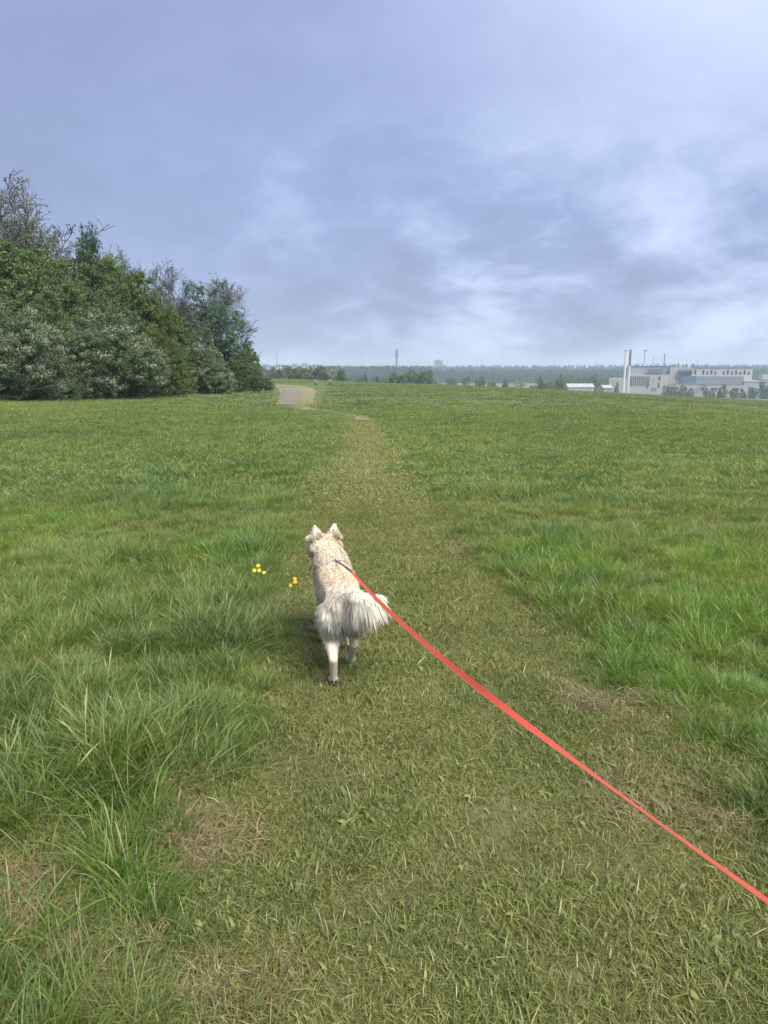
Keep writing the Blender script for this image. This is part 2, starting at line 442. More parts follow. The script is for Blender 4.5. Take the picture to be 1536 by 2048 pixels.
# ------------------------------------------------------------------ grass
rng = np.random.default_rng(11)
def blades(n, rad_, lmin, lmax, w, lean, curl, straw=0.04, seg=3, flat=0.0, lie=None, wj=0.4):
    """n tapering curved blades -> V, F, tint"""
    r = rad_ * np.sqrt(rng.random(n)); th = rng.random(n) * 2 * np.pi
    bx, by = r * np.cos(th), r * np.sin(th)
    az = th + rng.normal(0, 1.0, n) if flat == 0 else rng.random(n) * 2 * np.pi
    if lie is not None: az = lie + rng.normal(0, 0.9, n)
    ln = rng.uniform(lmin, lmax, n) * (1 - 0.25 * r / max(rad_, 1e-6))
    le = np.abs(rng.normal(lean, 0.25, n)); cu = rng.uniform(0.3, 1.0, n) * curl
    s = np.linspace(0, 1, seg + 1)
    V = np.zeros((n, seg + 1, 2, 3)); 
    dxy = np.stack([np.cos(az), np.sin(az)], -1)
    pos = np.stack([bx, by, np.full(n, -0.01)], -1)
    fa = rng.normal(0, 0.8, n)
    wd = np.stack([-np.sin(az + fa), np.cos(az + fa), rng.normal(0, 0.2, n)], -1)
    ww = w * (1 + rng.uniform(-wj, wj, n))
    prof = np.interp(s, [0, 0.35, 0.75, 1], [0.7, 1.0, 0.65, 0.02])
    for q in range(seg + 1):
        if q:
            a_ = np.minimum(le + cu * (s[q] + s[q - 1]) / 2, 2.0)
            st = ln / seg
            pos = pos + np.stack([dxy[:, 0] * np.sin(a_) * st, dxy[:, 1] * np.sin(a_) * st, np.cos(a_) * st], -1)
            pos[:, 2] = np.maximum(pos[:, 2], 0.002 + 0.01 * rng.random(n))
        V[:, q, 0] = pos - wd * (ww * prof[q] / 2)[:, None]
        V[:, q, 1] = pos + wd * (ww * prof[q] / 2)[:, None]
    base = np.arange(n)[:, None] * (seg + 1) * 2 + np.arange(seg)[None] * 2
    Fc = np.stack([base, base + 1, base + 3, base + 2], -1).reshape(-1, 4)
    tint = np.stack([rng.random(n), (rng.random(n) < straw) * rng.uniform(0.5, 1, n), rng.random(n)], -1)
    tint = np.repeat(tint, (seg + 1) * 2, axis=0)
    return V.reshape(-1, 3), Fc, tint
def variants(name, k, mat, fn):
    c = bpy.data.collections.new(name)
    for q in range(k):
        V, Fc, tint = fn(q)
        me = np_mesh(name + '_clump', V, Fc, [mat], True, attrs={'tint': ('FLOAT_COLOR', tint)})
        c.objects.link(bpy.data.objects.new(name + '_clump', me))
    return c
def join_vf(parts):
    Vs, Fs, Ts, o = [], [], [], 0
    for V, Fc, T in parts:
        Vs.append(V); Fs.append(Fc + o); Ts.append(T); o += len(V)
    return np.concatenate(Vs), np.concatenate(Fs), np.concatenate(Ts)

def stalks(n, rad_, h0, h1):
    V, Fc, T = blades(n, rad_, h0, h1, 0.0026, 0.22, 0.7, 1.0, 5)
    Vr = V.reshape(n, 6, 2, 3); mid = Vr.mean(2, keepdims=True)
    Vr[:, 4] = mid[:, 4] + (Vr[:, 4] - mid[:, 4]) * 3.2; Vr[:, 1:4] = mid[:, 1:4] + (Vr[:, 1:4] - mid[:, 1:4]) * 0.55
    T[:, 1] *= 0.8
    return Vr.reshape(-1, 3), Fc, T
lush_fn = lambda q: join_vf([
    blades(100, 0.08, 0.11, 0.27, 0.0032, 0.34, 1.45, 0.06, 4), blades(60, 0.12, 0.06, 0.16, 0.0034, 0.6, 1.2, 0.16, 3), stalks(1 + (q % 3 == 0), 0.08, 0.18, 0.30), blades(3, 0.08, 0.08, 0.15, 0.012, 0.7, 0.8, 0.0, 4)])
v_fresh = variants('fresh', 6, M['fresh'], lush_fn)
v_lush = variants('lush', 9, M['lush'], lush_fn)
v_mid = variants('midgrass', 6, M['mid'], lambda q: join_vf([
    blades(60, 0.18, 0.10, 0.27, 0.009, 0.32, 1.2, 0.04, 3), blades(26, 0.22, 0.06, 0.14, 0.010, 0.6, 1.0, 0.10, 2)]))
v_far = variants('fargrass', 5, M['far_grass'], lambda q: blades(70, 0.55, 0.10, 0.26, 0.028, 0.35, 1.0, 0.05, 2))
v_mown = variants('mown', 9, M['mown'], lambda q: join_vf([
    blades(340, 0.20, 0.020, 0.060, 0.0026, 1.0, 0.7, 0.08, 2, flat=1), blades(70, 0.20, 0.04, 0.10, 0.0030, 1.15, 0.5, 0.14, 3, flat=1, lie=rng.random() * 6.3), blades(7, 0.20, 0.03, 0.05, 0.011, 1.0, 0.5, 0.0, 3, flat=1),
    blades(30, 0.20, 0.03, 0.06, 0.003, 0.3, 0.8, 0.03, 2, flat=1)]))
v_mownmid = variants('mownmid', 5, M['mown_far'], lambda q: blades(170, 0.45, 0.03, 0.08, 0.009, 0.95, 0.6, 0.09, 2, flat=1))
v_under = variants('undermid', 5, M['mid'], lambda q: blades(190, 0.45, 0.05, 0.12, 0.010, 0.75, 0.8, 0.09, 2, flat=1))
v_dead = variants('deadgrass', 5, M['dead'], lambda q: join_vf([
    blades(170, 0.11, 0.04, 0.13, 0.0022, 1.1, 0.9, 0.35, 3, flat=1)]))

def scatter(name, P, scale, coll, tilt=0.15, label=None, seed=0, zscale=None):
    """one stuff object: a point mesh whose nodes put a clump on each point"""
    n = len(P); g = np.random.default_rng(seed + 100)
    rot = np.stack([g.normal(0, tilt, n), g.normal(0, tilt, n), g.random(n) * 2 * np.pi], -1)
    sc_ = np.stack([scale, scale, scale if zscale is None else zscale], -1)
    me = bpy.data.meshes.new(name)
    me.vertices.add(n); me.vertices.foreach_set('co', np.asarray(P, np.float32).ravel())
    for an, dat in (('rot', rot), ('scl', sc_)):
        a = me.attributes.new(an, 'FLOAT_VECTOR', 'POINT'); a.data.foreach_set('vector', dat.astype(np.float32).ravel())
    a = me.attributes.new('pick', 'INT', 'POINT'); a.data.foreach_set('value', g.integers(0, 1000, n).astype(np.int32))
    ng = bpy.data.node_groups.new(name + '_nodes', 'GeometryNodeTree')
    ng.interface.new_socket('Geometry', in_out='INPUT', socket_type='NodeSocketGeometry')
    ng.interface.new_socket('Geometry', in_out='OUTPUT', socket_type='NodeSocketGeometry')
    gi = ng.nodes.new('NodeGroupInput'); go = ng.nodes.new('NodeGroupOutput')
    ci = ng.nodes.new('GeometryNodeCollectionInfo'); ci.inputs['Collection'].default_value = coll
    ci.inputs['Separate Children'].default_value = True; ci.inputs['Reset Children'].default_value = True
    ip = ng.nodes.new('GeometryNodeInstanceOnPoints'); ip.inputs['Pick Instance'].default_value = True
    def att(nm, typ):
        q = ng.nodes.new('GeometryNodeInputNamedAttribute'); q.data_type = typ; q.inputs['Name'].default_value = nm
        return [o for o in q.outputs if o.enabled and o.name == 'Attribute'][0]
    ng.links.new(gi.outputs[0], ip.inputs['Points'])
    ng.links.new(ci.outputs[0], ip.inputs['Instance'])
    ng.links.new(att('pick', 'INT'), ip.inputs['Instance Index'])
    ng.links.new(att('rot', 'FLOAT_VECTOR'), ip.inputs['Rotation'])
    ng.links.new(att('scl', 'FLOAT_VECTOR'), ip.inputs['Scale'])
    ng.links.new(ip.outputs[0], go.inputs[0])
    o = link(name, me, kind='stuff')
    if label: o['label'] = label
    md = o.modifiers.new('scatter', 'NODES'); md.node_group = ng
    return o

HALF = math.tan(R(36))
def field_points(d0, d1, dens, extra=0.6, seed=0):
    g = np.random.default_rng(seed)
    W = HALF * d1 + extra
    n = int(dens * 2 * W * (d1 - d0))
    x = g.uniform(-W, W, n); y = g.uniform(d0, d1, n)
    k = np.abs(x) < HALF * y + extra
    return x[k], y[k], g
# places with their own character (photo pixels -> ground)
def blob(x, y, u, v, r, sx=1.0, z=0.0):
    p = at_z(u, v, z); return np.exp(-(((x - p.x) / (r * sx)) ** 2 + ((y - p.y) / r) ** 2))
def dead_mask(x, y):
    m = 1.3 * blob(x, y, 372, 1580, 0.15, 0.5) + 1.3 * blob(x, y, 395, 1660, 0.14, 0.55) + blob(x, y, 435, 1720, 0.12, 0.7) + 1.4 * blob(x, y, 50, 1760, 0.20, 1.0) + blob(x, y, 130, 1960, 0.13, 1.2)
    m = m + 0.8 * blob(x, y, 1225, 1385, 0.22, 0.9) + 0.8 * blob(x, y, 1370, 1560, 0.22, 0.9) + 0.7 * blob(x, y, 350, 1960, 0.12, 1.4)
    m = m + 0.7 * blob(x, y, 925, 1090, 0.35, 0.5) + 0.6 * blob(x, y, 560, 1215, 0.25, 0.8)
    return np.minimum(m, 1)
def bare_mask(x, y):
    m = 1.0 * blob(x, y, 615, 1234, 0.16, 0.8) + 0.7 * blob(x, y, 520, 1890, 0.10, 1.0) + 0.5 * blob(x, y, 600, 1400, 0.3, 0.9) + 0.5 * blob(x, y, 930, 1750, 0.12, 1.2) + 0.7 * blob(x, y, 1180, 1960, 0.10, 1.5) + 0.6 * blob(x, y, 560, 1490, 0.2, 1)
    return np.minimum(m, 1)
def tuss(x, y):
    """tall dark tussocks"""
    return np.minimum(blob(x, y, 290, 1600, 0.34, 1.1) + 0.8 * blob(x, y, 60, 1500, 0.4) + 0.6 * blob(x, y, 360, 1760, 0.25, 0.9) + 0.7 * blob(x, y, 470, 1250, 0.45) + 0.7 * blob(x, y, 560, 1060, 0.5, 1.2), 1)

MUD = None
# near tufts
x, y, g = field_points(1.0, 9.5, 72, seed=1)
s = path_in(x, y)
keep = (s < 0.02) & (g.random(len(x)) > 0.92 * dead_mask(x, y)) & (g.random(len(x)) > bare_mask(x, y)) & (g.random(len(x)) < np.clip(np.where(x > 0, 0.75, 0.5) - s / 0.35, 0.4, 1.0))
x, y, s = x[keep], y[keep], s[keep]
hsc = np.clip(np.where(x > 0, 0.72, 0.50) + (-s) / 0.7, 0.42, 1.0) * (0.66 + 0.62 * vnoise(x, y, 0.8, 4)) + 0.25 * tuss(x, y)
hsc = hsc * np.where(x > 0, 0.86, 0.84) * np.clip(1.25 - y / 18, 0.70, 1.1)
hsc *= g.uniform(0.8, 1.2, len(x))
P = np.stack([x, y, height(x, y)], -1)
fresh = (blob(x, y, 1400, 1330, 1.0, 0.8) + blob(x, y, 1500, 1150, 1.0) + blob(x, y, 1120, 1120, .5) + blob(x, y, 430, 1110, .5) + 0.9 * blob(x, y, 380, 1760, .22) + 0.7 * blob(x, y, 460, 1400, .25) + 0.8 * blob(x, y, 90, 1050, .9) + 0.3 * (vnoise(x, y, 1.3, 12) > 0.62))
fr = g.random(len(x)) < fresh
scatter('tall_grass', P[~fr], (hsc * 1.1)[~fr], v_lush, 0.16, 'long lush grass beside the path, near the camera', 1, zscale=hsc[~fr])
scatter('fresh_grass', P[fr], (hsc * 1.1)[fr], v_fresh, 0.16, 'bright fresh green grass growing in patches beside the path', 11, zscale=hsc[fr])
# mid tufts
x, y, g = field_points(8.5, 42, 21, 1.0, seed=2)
k = g.random(len(x)) < np.clip((42 - y) / 13, 0, 1); x, y = x[k], y[k]
s = path_in(x, y)
pu, pv = pix(x, y)
tv = np.interp(pu, [590, 640, 700, 745], [814, 821, 830, 838]); ontrail = (pu > 585) & (pu < 752)
keep = (s < -0.04) & ~(ontrail & (pv - tv < 4.0 * (0.4 + g.random(len(x)))) & (pv - tv > -3) & (g.random(len(x)) < 0.8))
lowz = np.where(ontrail & (pv > tv) & (pv < tv + 22), 0.28, 1.0)[keep]
x, y = x[keep], y[keep]; s = s[keep]
hsc = np.clip(0.85 - s / 1.5, 0.75, 1.1) * (0.50 + 0.85 * vnoise(x, y, 1.4, 4)) * np.clip(0.74 - y / 90, 0.36, 0.7) * lowz
P = np.stack([x, y, height(x, y)], -1)
scatter('meadow_grass', P, hsc * 1.2, v_mid, 0.12, 'rough meadow grass in the middle distance', 2, zscale=hsc * 0.85)
# far tufts
x, y, g = field_points(27, 150, 2.3, 2.0, seed=3)
k = g.random(len(x)) < np.clip((y - 27) / 12, 0, 1); x, y = x[k], y[k]
hsc = (0.5 + 0.7 * vnoise(x, y, 4, 4)) * np.clip(1.1 - y / 300, 0.5, 1)
tr_ = [ground_hit(u, v) for u, v in ((575, 812), (583, 800), (592, 788), (588, 778), (572, 773))]
dm = np.min([np.hypot(x - p.x, (y - p.y) * 0.35) for p in tr_], axis=0)
pu, pv = pix(x, y)
near_path = (pu > 535) & (pu < 655) & (pv > 766) & (pv < 832)
gl = np.interp(pv, [768, 776, 785, 795, 806, 815, 824], [528, 560, 567, 564, 562, 552, 560]); gr = np.interp(pv, [768, 775, 781, 792, 806, 817, 824], [545, 588, 599, 603, 597, 597, 580])
k = ~((pu > gl - 6) & (pu < gr + 6) & (pv > 768) & (pv < 818))
tg, tl_ = trail_gap(x, y); k &= ~(tg & (g.random(len(x)) < 0.8)); hsc = hsc * tl_
k |= (g.random(len(x)) < 0.22) & ~((pu > gl + 6) & (pu < gr - 6) & (pv > 768) & (pv < 814))
hsc = np.where(near_path, 0.24, hsc)
P = np.stack([x, y, height(x, y)], -1)[k]
scatter('distant_grass', P, hsc[k] * 1.2, v_far, 0.08, 'thin grass over the far side of the meadow', 3, zscale=hsc[k] * 0.5)
# mown strip
x, y, g = field_points(1.0, 9.5, 100, seed=4)
s = path_in(x, y)
keep = (g.random(len(x)) < np.where(s > -0.3, 1.0, 0.35)) & (g.random(len(x)) > 0.85 * bare_mask(x, y)) & (g.random(len(x)) < 0.50 + 0.9 * vnoise(x, y, 0.28, 6))
x, y = x[keep], y[keep]
sc_ = g.uniform(0.75, 1.25, len(x)) * (0.8 + 0.4 * vnoise(x, y, 0.5, 7))
P = np.stack([x, y, height(x, y) + 0.012], -1)
scatter('mown_grass', P, sc_, v_mown, 0.05, 'short trodden grass on the mown path', 4)
x, y, g = field_points(8.5, 25.5, 20, 1.0, seed=5)
s = path_in(x, y); keep = s > -0.12; x, y = x[keep], y[keep]
P = np.stack([x, y, height(x, y) + 0.012], -1)
scatter('trodden_grass', P, g.uniform(0.8, 1.2, len(x)), v_mownmid, 0.04, 'short trodden grass at the far end of the path', 5)
x, y, g = field_points(8.5, 34, 7, 1.0, seed=8)
s = path_in(x, y); tg, tl_ = trail_gap(x, y); keep = (s < -0.1) & ~(tg & (g.random(len(x)) < 0.75)); x, y, tl_ = x[keep], y[keep], tl_[keep]
P = np.stack([x, y, height(x, y) + 0.01], -1)
scatter('undergrowth', P, g.uniform(0.9, 1.5, len(x)), v_under, 0.06, 'short dense grass growing under the longer meadow grass', 7, zscale=tl_)
# dead patches
x, y, g = field_points(1.0, 9.5, 150, seed=6)
keep = g.random(len(x)) < 0.75 * dead_mask(x, y)
x, y = x[keep], y[keep]
P = np.stack([x, y, height(x, y) + 0.015], -1)
scatter('dead_grass', P, g.uniform(0.7, 1.2, len(x)), v_dead, 0.15, 'flattened straw coloured dead grass along the path edges', 6)
# ------------------------------------------------------------------ trees and bushes
def leaf_cloud(centres, radii, per, size, out_dir=None, squash=0.7, droop=0.15, size_var=0.4, g=rng):
    """leaves (bent quads) around clump centres -> V, F, tint"""
    C = np.repeat(np.asarray(centres), per, axis=0); n = len(C)
    rd = np.repeat(np.asarray(radii), per)
    d = g.normal(0, 1, (n, 3)); d /= np.linalg.norm(d, axis=1)[:, None]
    p = C + d * (rd * g.random(n) ** 0.45)[:, None] * np.array([1, 1, squash])
    p[:, 2] -= droop * rd
    nr = d * 0.6 + g.normal(0, 0.55, (n, 3)) + np.array([0, 0, 0.55])
    nr /= np.linalg.norm(nr, axis=1)[:, None]
    t1 = np.cross(nr, g.normal(0, 1, (n, 3))); t1 /= np.linalg.norm(t1, axis=1)[:, None] + 1e-9
    t2 = np.cross(nr, t1)
    sz = size * g.uniform(1 - size_var, 1 + size_var, n)[:, None]
    A = p - t1 * sz * 0.5; B = p + t2 * sz * 0.30; Cc = p + t1 * sz * 0.55 - nr * sz * 0.12; D = p - t2 * sz * 0.30
    V = np.stack([A, B, Cc, D], 1).reshape(-1, 3)
    Fc = np.arange(n * 4).reshape(-1, 4)
    clump_t = np.repeat(g.random(len(centres)), per)
    tint = np.stack([np.clip(clump_t * 0.65 + g.random(n) * 0.35, 0, 1), g.random(n), g.random(n)], -1)
    return V, Fc, np.repeat(tint, 4, axis=0)

def crown_clumps(g, H, Rr, n, bottom=0.0, top_pow=1.0, lobes=7, shell=0.55):
    """clump centres spread through an uneven crown of height H and radius Rr"""
    L_ = [(np.array([0, 0, bottom + (H - bottom) * 0.5]), np.array([Rr * 0.72, Rr * 0.72, (H - bottom) * 0.5]))]
    for q in range(lobes):
        th = g.random() * 2 * np.pi; zf = g.uniform(0.1, 0.85)
        rad_ = Rr * (1 - 0.55 * zf ** 1.6)
        c = np.array([math.cos(th) * rad_ * 0.62, math.sin(th) * rad_ * 0.62, bottom + (H - bottom) * zf])
        s = g.uniform(0.30, 0.46) * Rr
        L_.append((c, np.array([s, s, s * g.uniform(0.8, 1.2)])))
    out = []
    w = np.array([l[1].prod() ** (2 / 3) for l in L_]); w /= w.sum()
    while len(out) < n:
        c, s = L_[g.choice(len(L_), p=w)]
        d = g.normal(0, 1, 3); d /= np.linalg.norm(d)
        p = c + d * s * (shell + (1 - shell) * g.random() ** 0.5) * g.uniform(0.85, 1.1)
        if p[2] < bottom + 0.05: continue
        out.append(p)
    return np.array(out)

def branch_tree(g, H, spread, levels, r0, nb=(3, 4), lean=0.35, start=0.25, up=0.35, stems=1):
    """recursive limbs -> list of (points, radii, level) and tip positions"""
    segs, tips = [], []
    def grow(p, d, ln, r, lv):
        k = 3 if lv > 3 else 4; pts = [p]; rr_ = [r]; dd = d.copy()
        for q in range(k):
            dd = dd + g.normal(0, 0.11 + 0.04 * lv, 3) + np.array([0, 0, up * 0.16]); dd /= np.linalg.norm(dd)
            p = p + dd * ln / k; pts.append(p); rr_.append(r * (1 - 0.62 * (q + 1) / k))
        segs.append((pts, rr_, lv))
        if lv >= levels: tips.append(p); return
        m = g.integers(nb[0], nb[1] + 1) + (2 if lv == 0 else 0)
        for q in range(m):
            f = g.uniform(start if lv == 0 else 0.3, 1.0) if q else 1.0
            i0 = min(int(f * k), k - 1); fr = f * k - i0
            b = pts[i0] * (1 - fr) + pts[i0 + 1] * fr
            rb = (rr_[i0] * (1 - fr) + rr_[i0 + 1] * fr) * 0.72
            rd = g.normal(0, 1, 3); rd -= rd.dot(dd) * dd; rd /= np.linalg.norm(rd)
            nd = dd * g.uniform(0.6, 1.0) + rd * spread * g.uniform(0.5, 1.0); nd /= np.linalg.norm(nd)
            grow(b, nd, ln * g.uniform(0.5, 0.72), rb, lv + 1)
    for s_ in range(stems):
        d0 = np.array([g.normal(0, lean), g.normal(0, lean), 1.0]); d0 /= np.linalg.norm(d0)
        grow(np.array([g.normal(0, 0.2) * (stems > 1), g.normal(0, 0.2) * (stems > 1), -0.1]), d0, H * (0.46 if levels > 2 else 0.6), r0, 0)
    return segs, tips
def segs_mesh(name, segs, mat, minr=0.006):
    Vs, Fs, o = [], [], 0
    for pts, rr_, lv in segs:
        n = 6 if lv == 0 else 4 if lv < 2 else 3
        pts = np.array(pts); t = np.gradient(pts, axis=0); t /= np.linalg.norm(t, axis=1)[:, None] + 1e-9
        ref = np.array([0.31, 0.95, 0.1]); a_ = np.cross(t, ref); a_ /= np.linalg.norm(a_, axis=1)[:, None] + 1e-9; b_ = np.cross(t, a_)
        an = np.arange(n) * 2 * np.pi / n; r_ = np.maximum(np.array(rr_), minr)[:, None, None]
        ring = pts[:, None] + r_ * (a_[:, None] * np.cos(an)[None, :, None] + b_[:, None] * np.sin(an)[None, :, None])
        Vs.append(ring.reshape(-1, 3)); k = len(pts)
        for q in range(k - 1):
            i_ = np.arange(n); j_ = (i_ + 1) % n
            Fs.append(np.stack([i_ + q * n, j_ + q * n, j_ + (q + 1) * n, i_ + (q + 1) * n], -1) + o)
        o += k * n
    return np_mesh(name, np.concatenate(Vs), np.concatenate(Fs), [mat], True)

# each kind: a list of (crown mesh, trunk mesh, blossom mesh) of unit design height
def kind_bush(seed, H, Rr, n, per, size, mat, lobes=8, blossom=0.0, shell=0.6):
    g = np.random.default_rng(seed)
    C = crown_clumps(g, H, Rr, n, 0.0, lobes=lobes, shell=shell)
    rad_ = g.uniform(0.22, 0.42, len(C)) * (Rr / 3) ** 0.5
    me = np_mesh('crown', *leaf_cloud(C, rad_, per, size, g=g)[:2], [mat]); V, Fc, T = None, None, None
    g = np.random.default_rng(seed)
    C = crown_clumps(g, H, Rr, n, 0.0, lobes=lobes, shell=shell); rad_ = g.uniform(0.22, 0.42, len(C)) * (Rr / 3) ** 0.5
    V, Fc, T = leaf_cloud(C, rad_, per, size, g=g)
    bpy.data.meshes.remove(me)
    me = np_mesh('crown', V, Fc, [mat], attrs={'tint': ('FLOAT_COLOR', T)})
    bl = None
    if blossom > 0:
        rc = np.hypot(C[:, 0], C[:, 1]) / Rr
        sel = (g.random(len(C)) < blossom) & (rc > 0.35)
        sel &= vnoise(C[:, 0] + seed * 3, C[:, 2] * 1.3 + C[:, 1], 0.8) > 0.40
        Cb = C[sel] * np.array([1.03, 1.03, 1.0]) + np.array([0, 0, 0.06])
        V2, F2, T2 = leaf_cloud(Cb, rad_[sel] * 1.1, 52, 0.060, g=g, squash=0.5, droop=-0.1)
        bl = np_mesh('blossom', V2, F2, [M['blossom']], attrs={'tint': ('FLOAT_COLOR', T2)})
    segs, _ = branch_tree(g, H * 0.8, 0.7, 2, 0.07 + 0.012 * H, stems=3, lean=0.3)
    return me, segs_mesh('trunk', segs, M['bark']), bl
def kind_bare(seed, H, leaves=3, lsz=0.065):
    g = np.random.default_rng(seed)
    segs, tips = branch_tree(g, H, 0.60, 5, 0.17, nb=(3, 5), lean=0.08, start=0.25, up=0.75)
    z = max(p[2] for s in segs for p in s[0]); k = H / z
    segs = [([p * k for p in a], [x * k for x in b], c) for a, b, c in segs]; tips = np.array(tips) * k
    tips = tips[g.random(len(tips)) < 0.75]
    V, Fc, T = leaf_cloud(tips, np.full(len(tips), 0.10), leaves, lsz, g=g)
    return np_mesh('crown', V, Fc, [M['leaf_haw']], attrs={'tint': ('FLOAT_COLOR', T)}), segs_mesh('trunk', segs, M['twig'], 0.011), None
def kind_tree(seed, H, mat, per=26, lsz=0.15, clump=0.36, lv=4, frac=1.0):
    g = np.random.default_rng(seed)
    segs, tips = branch_tree(g, H, 0.72, lv, 0.17, nb=(3, 5), lean=0.06, start=0.22, up=0.25)
    z = max(p[2] for s in segs for p in s[0]); k = H / z
    segs = [([p * k for p in a], [x * k for x in b], c) for a, b, c in segs]; tips = np.array(tips) * k
    tips = tips[g.random(len(tips)) < frac]
    if len(tips) > 900: tips = tips[g.permutation(len(tips))[:900]]
    V, Fc, T = leaf_cloud(tips, g.uniform(0.6, 1.3, len(tips)) * clump, per, lsz, g=g, squash=0.6)
    return np_mesh('crown', V, Fc, [mat], attrs={'tint': ('FLOAT_COLOR', T)}), segs_mesh('trunk', segs, M['bark'], 0.012), None
KIND = {
    'green': [kind_bush(21, 8, 3.4, 640, 76, 0.125, M['leaf_green'], 10), kind_bush(22, 8, 3.2, 620, 76, 0.12, M['leaf_green'], 12)],
    'yellow': [kind_bush(31, 6, 3.0, 540, 70, 0.115, M['leaf_yellow'], 10)],
    'dark': [kind_bush(41, 6, 2.6, 480, 70, 0.125, M['leaf_dark'], 9)],
    'haw': [kind_bush(51, 5, 2.8, 560, 64, 0.10, M['leaf_haw'], 12, 0.75), kind_bush(52, 5, 2.7, 540, 64, 0.10, M['leaf_haw'], 12, 0.55)],
    'bare': [kind_bare(61, 9), kind_bare(62, 9, 4), kind_bare(63, 8, 3)],
    'blue': [kind_tree(71, 8, M['leaf_blue'], 22, 0.16, 0.34)],
    'tree': [kind_tree(81, 9, M['leaf_green'], 26, 0.17, 0.42), kind_tree(82, 9, M['leaf_dark'], 26, 0.17, 0.42)],
}
DESIGN_H = {}
for k_, lst in KIND.items():
    for q, (c, t_, b_) in enumerate(lst):
        vs = np.empty(len(c.vertices) * 3, np.float32); c.vertices.foreach_get('co', vs); vs = vs.reshape(-1, 3)
        DESIGN_H[(k_, q)] = (np.percentile(vs[:, 2], 99.7), np.percentile(np.hypot(vs[:, 0], vs[:, 1]), 97))
def plant(name, kind, var, u, vtop, d, wscale, label, cat, group, rz=None, g=np.random.default_rng(5)):
    """a tree whose top shows at (u, vtop) when it stands d metres away"""
    p = at_y(u, vtop, d)
    z0 = hz(p.x, d); H, Rr = DESIGN_H[(kind, var)]
    s = (p.z - z0) / H
    o = empty(name, (p.x, d, z0 - 0.05), g.random() * 6.28 if rz is None else rz, label=label, cat=cat, group=group)
    w = s * wscale
    o.scale = (w, w, s)
    c, t_, b_ = KIND[kind][var]
    link('trunk', t_, o)
    link('crown', c, o, kind=None)
    if b_ is not None: link('blossom', b_, o)
    return o
HG = 'trees and bushes of the hedgerow on the left'
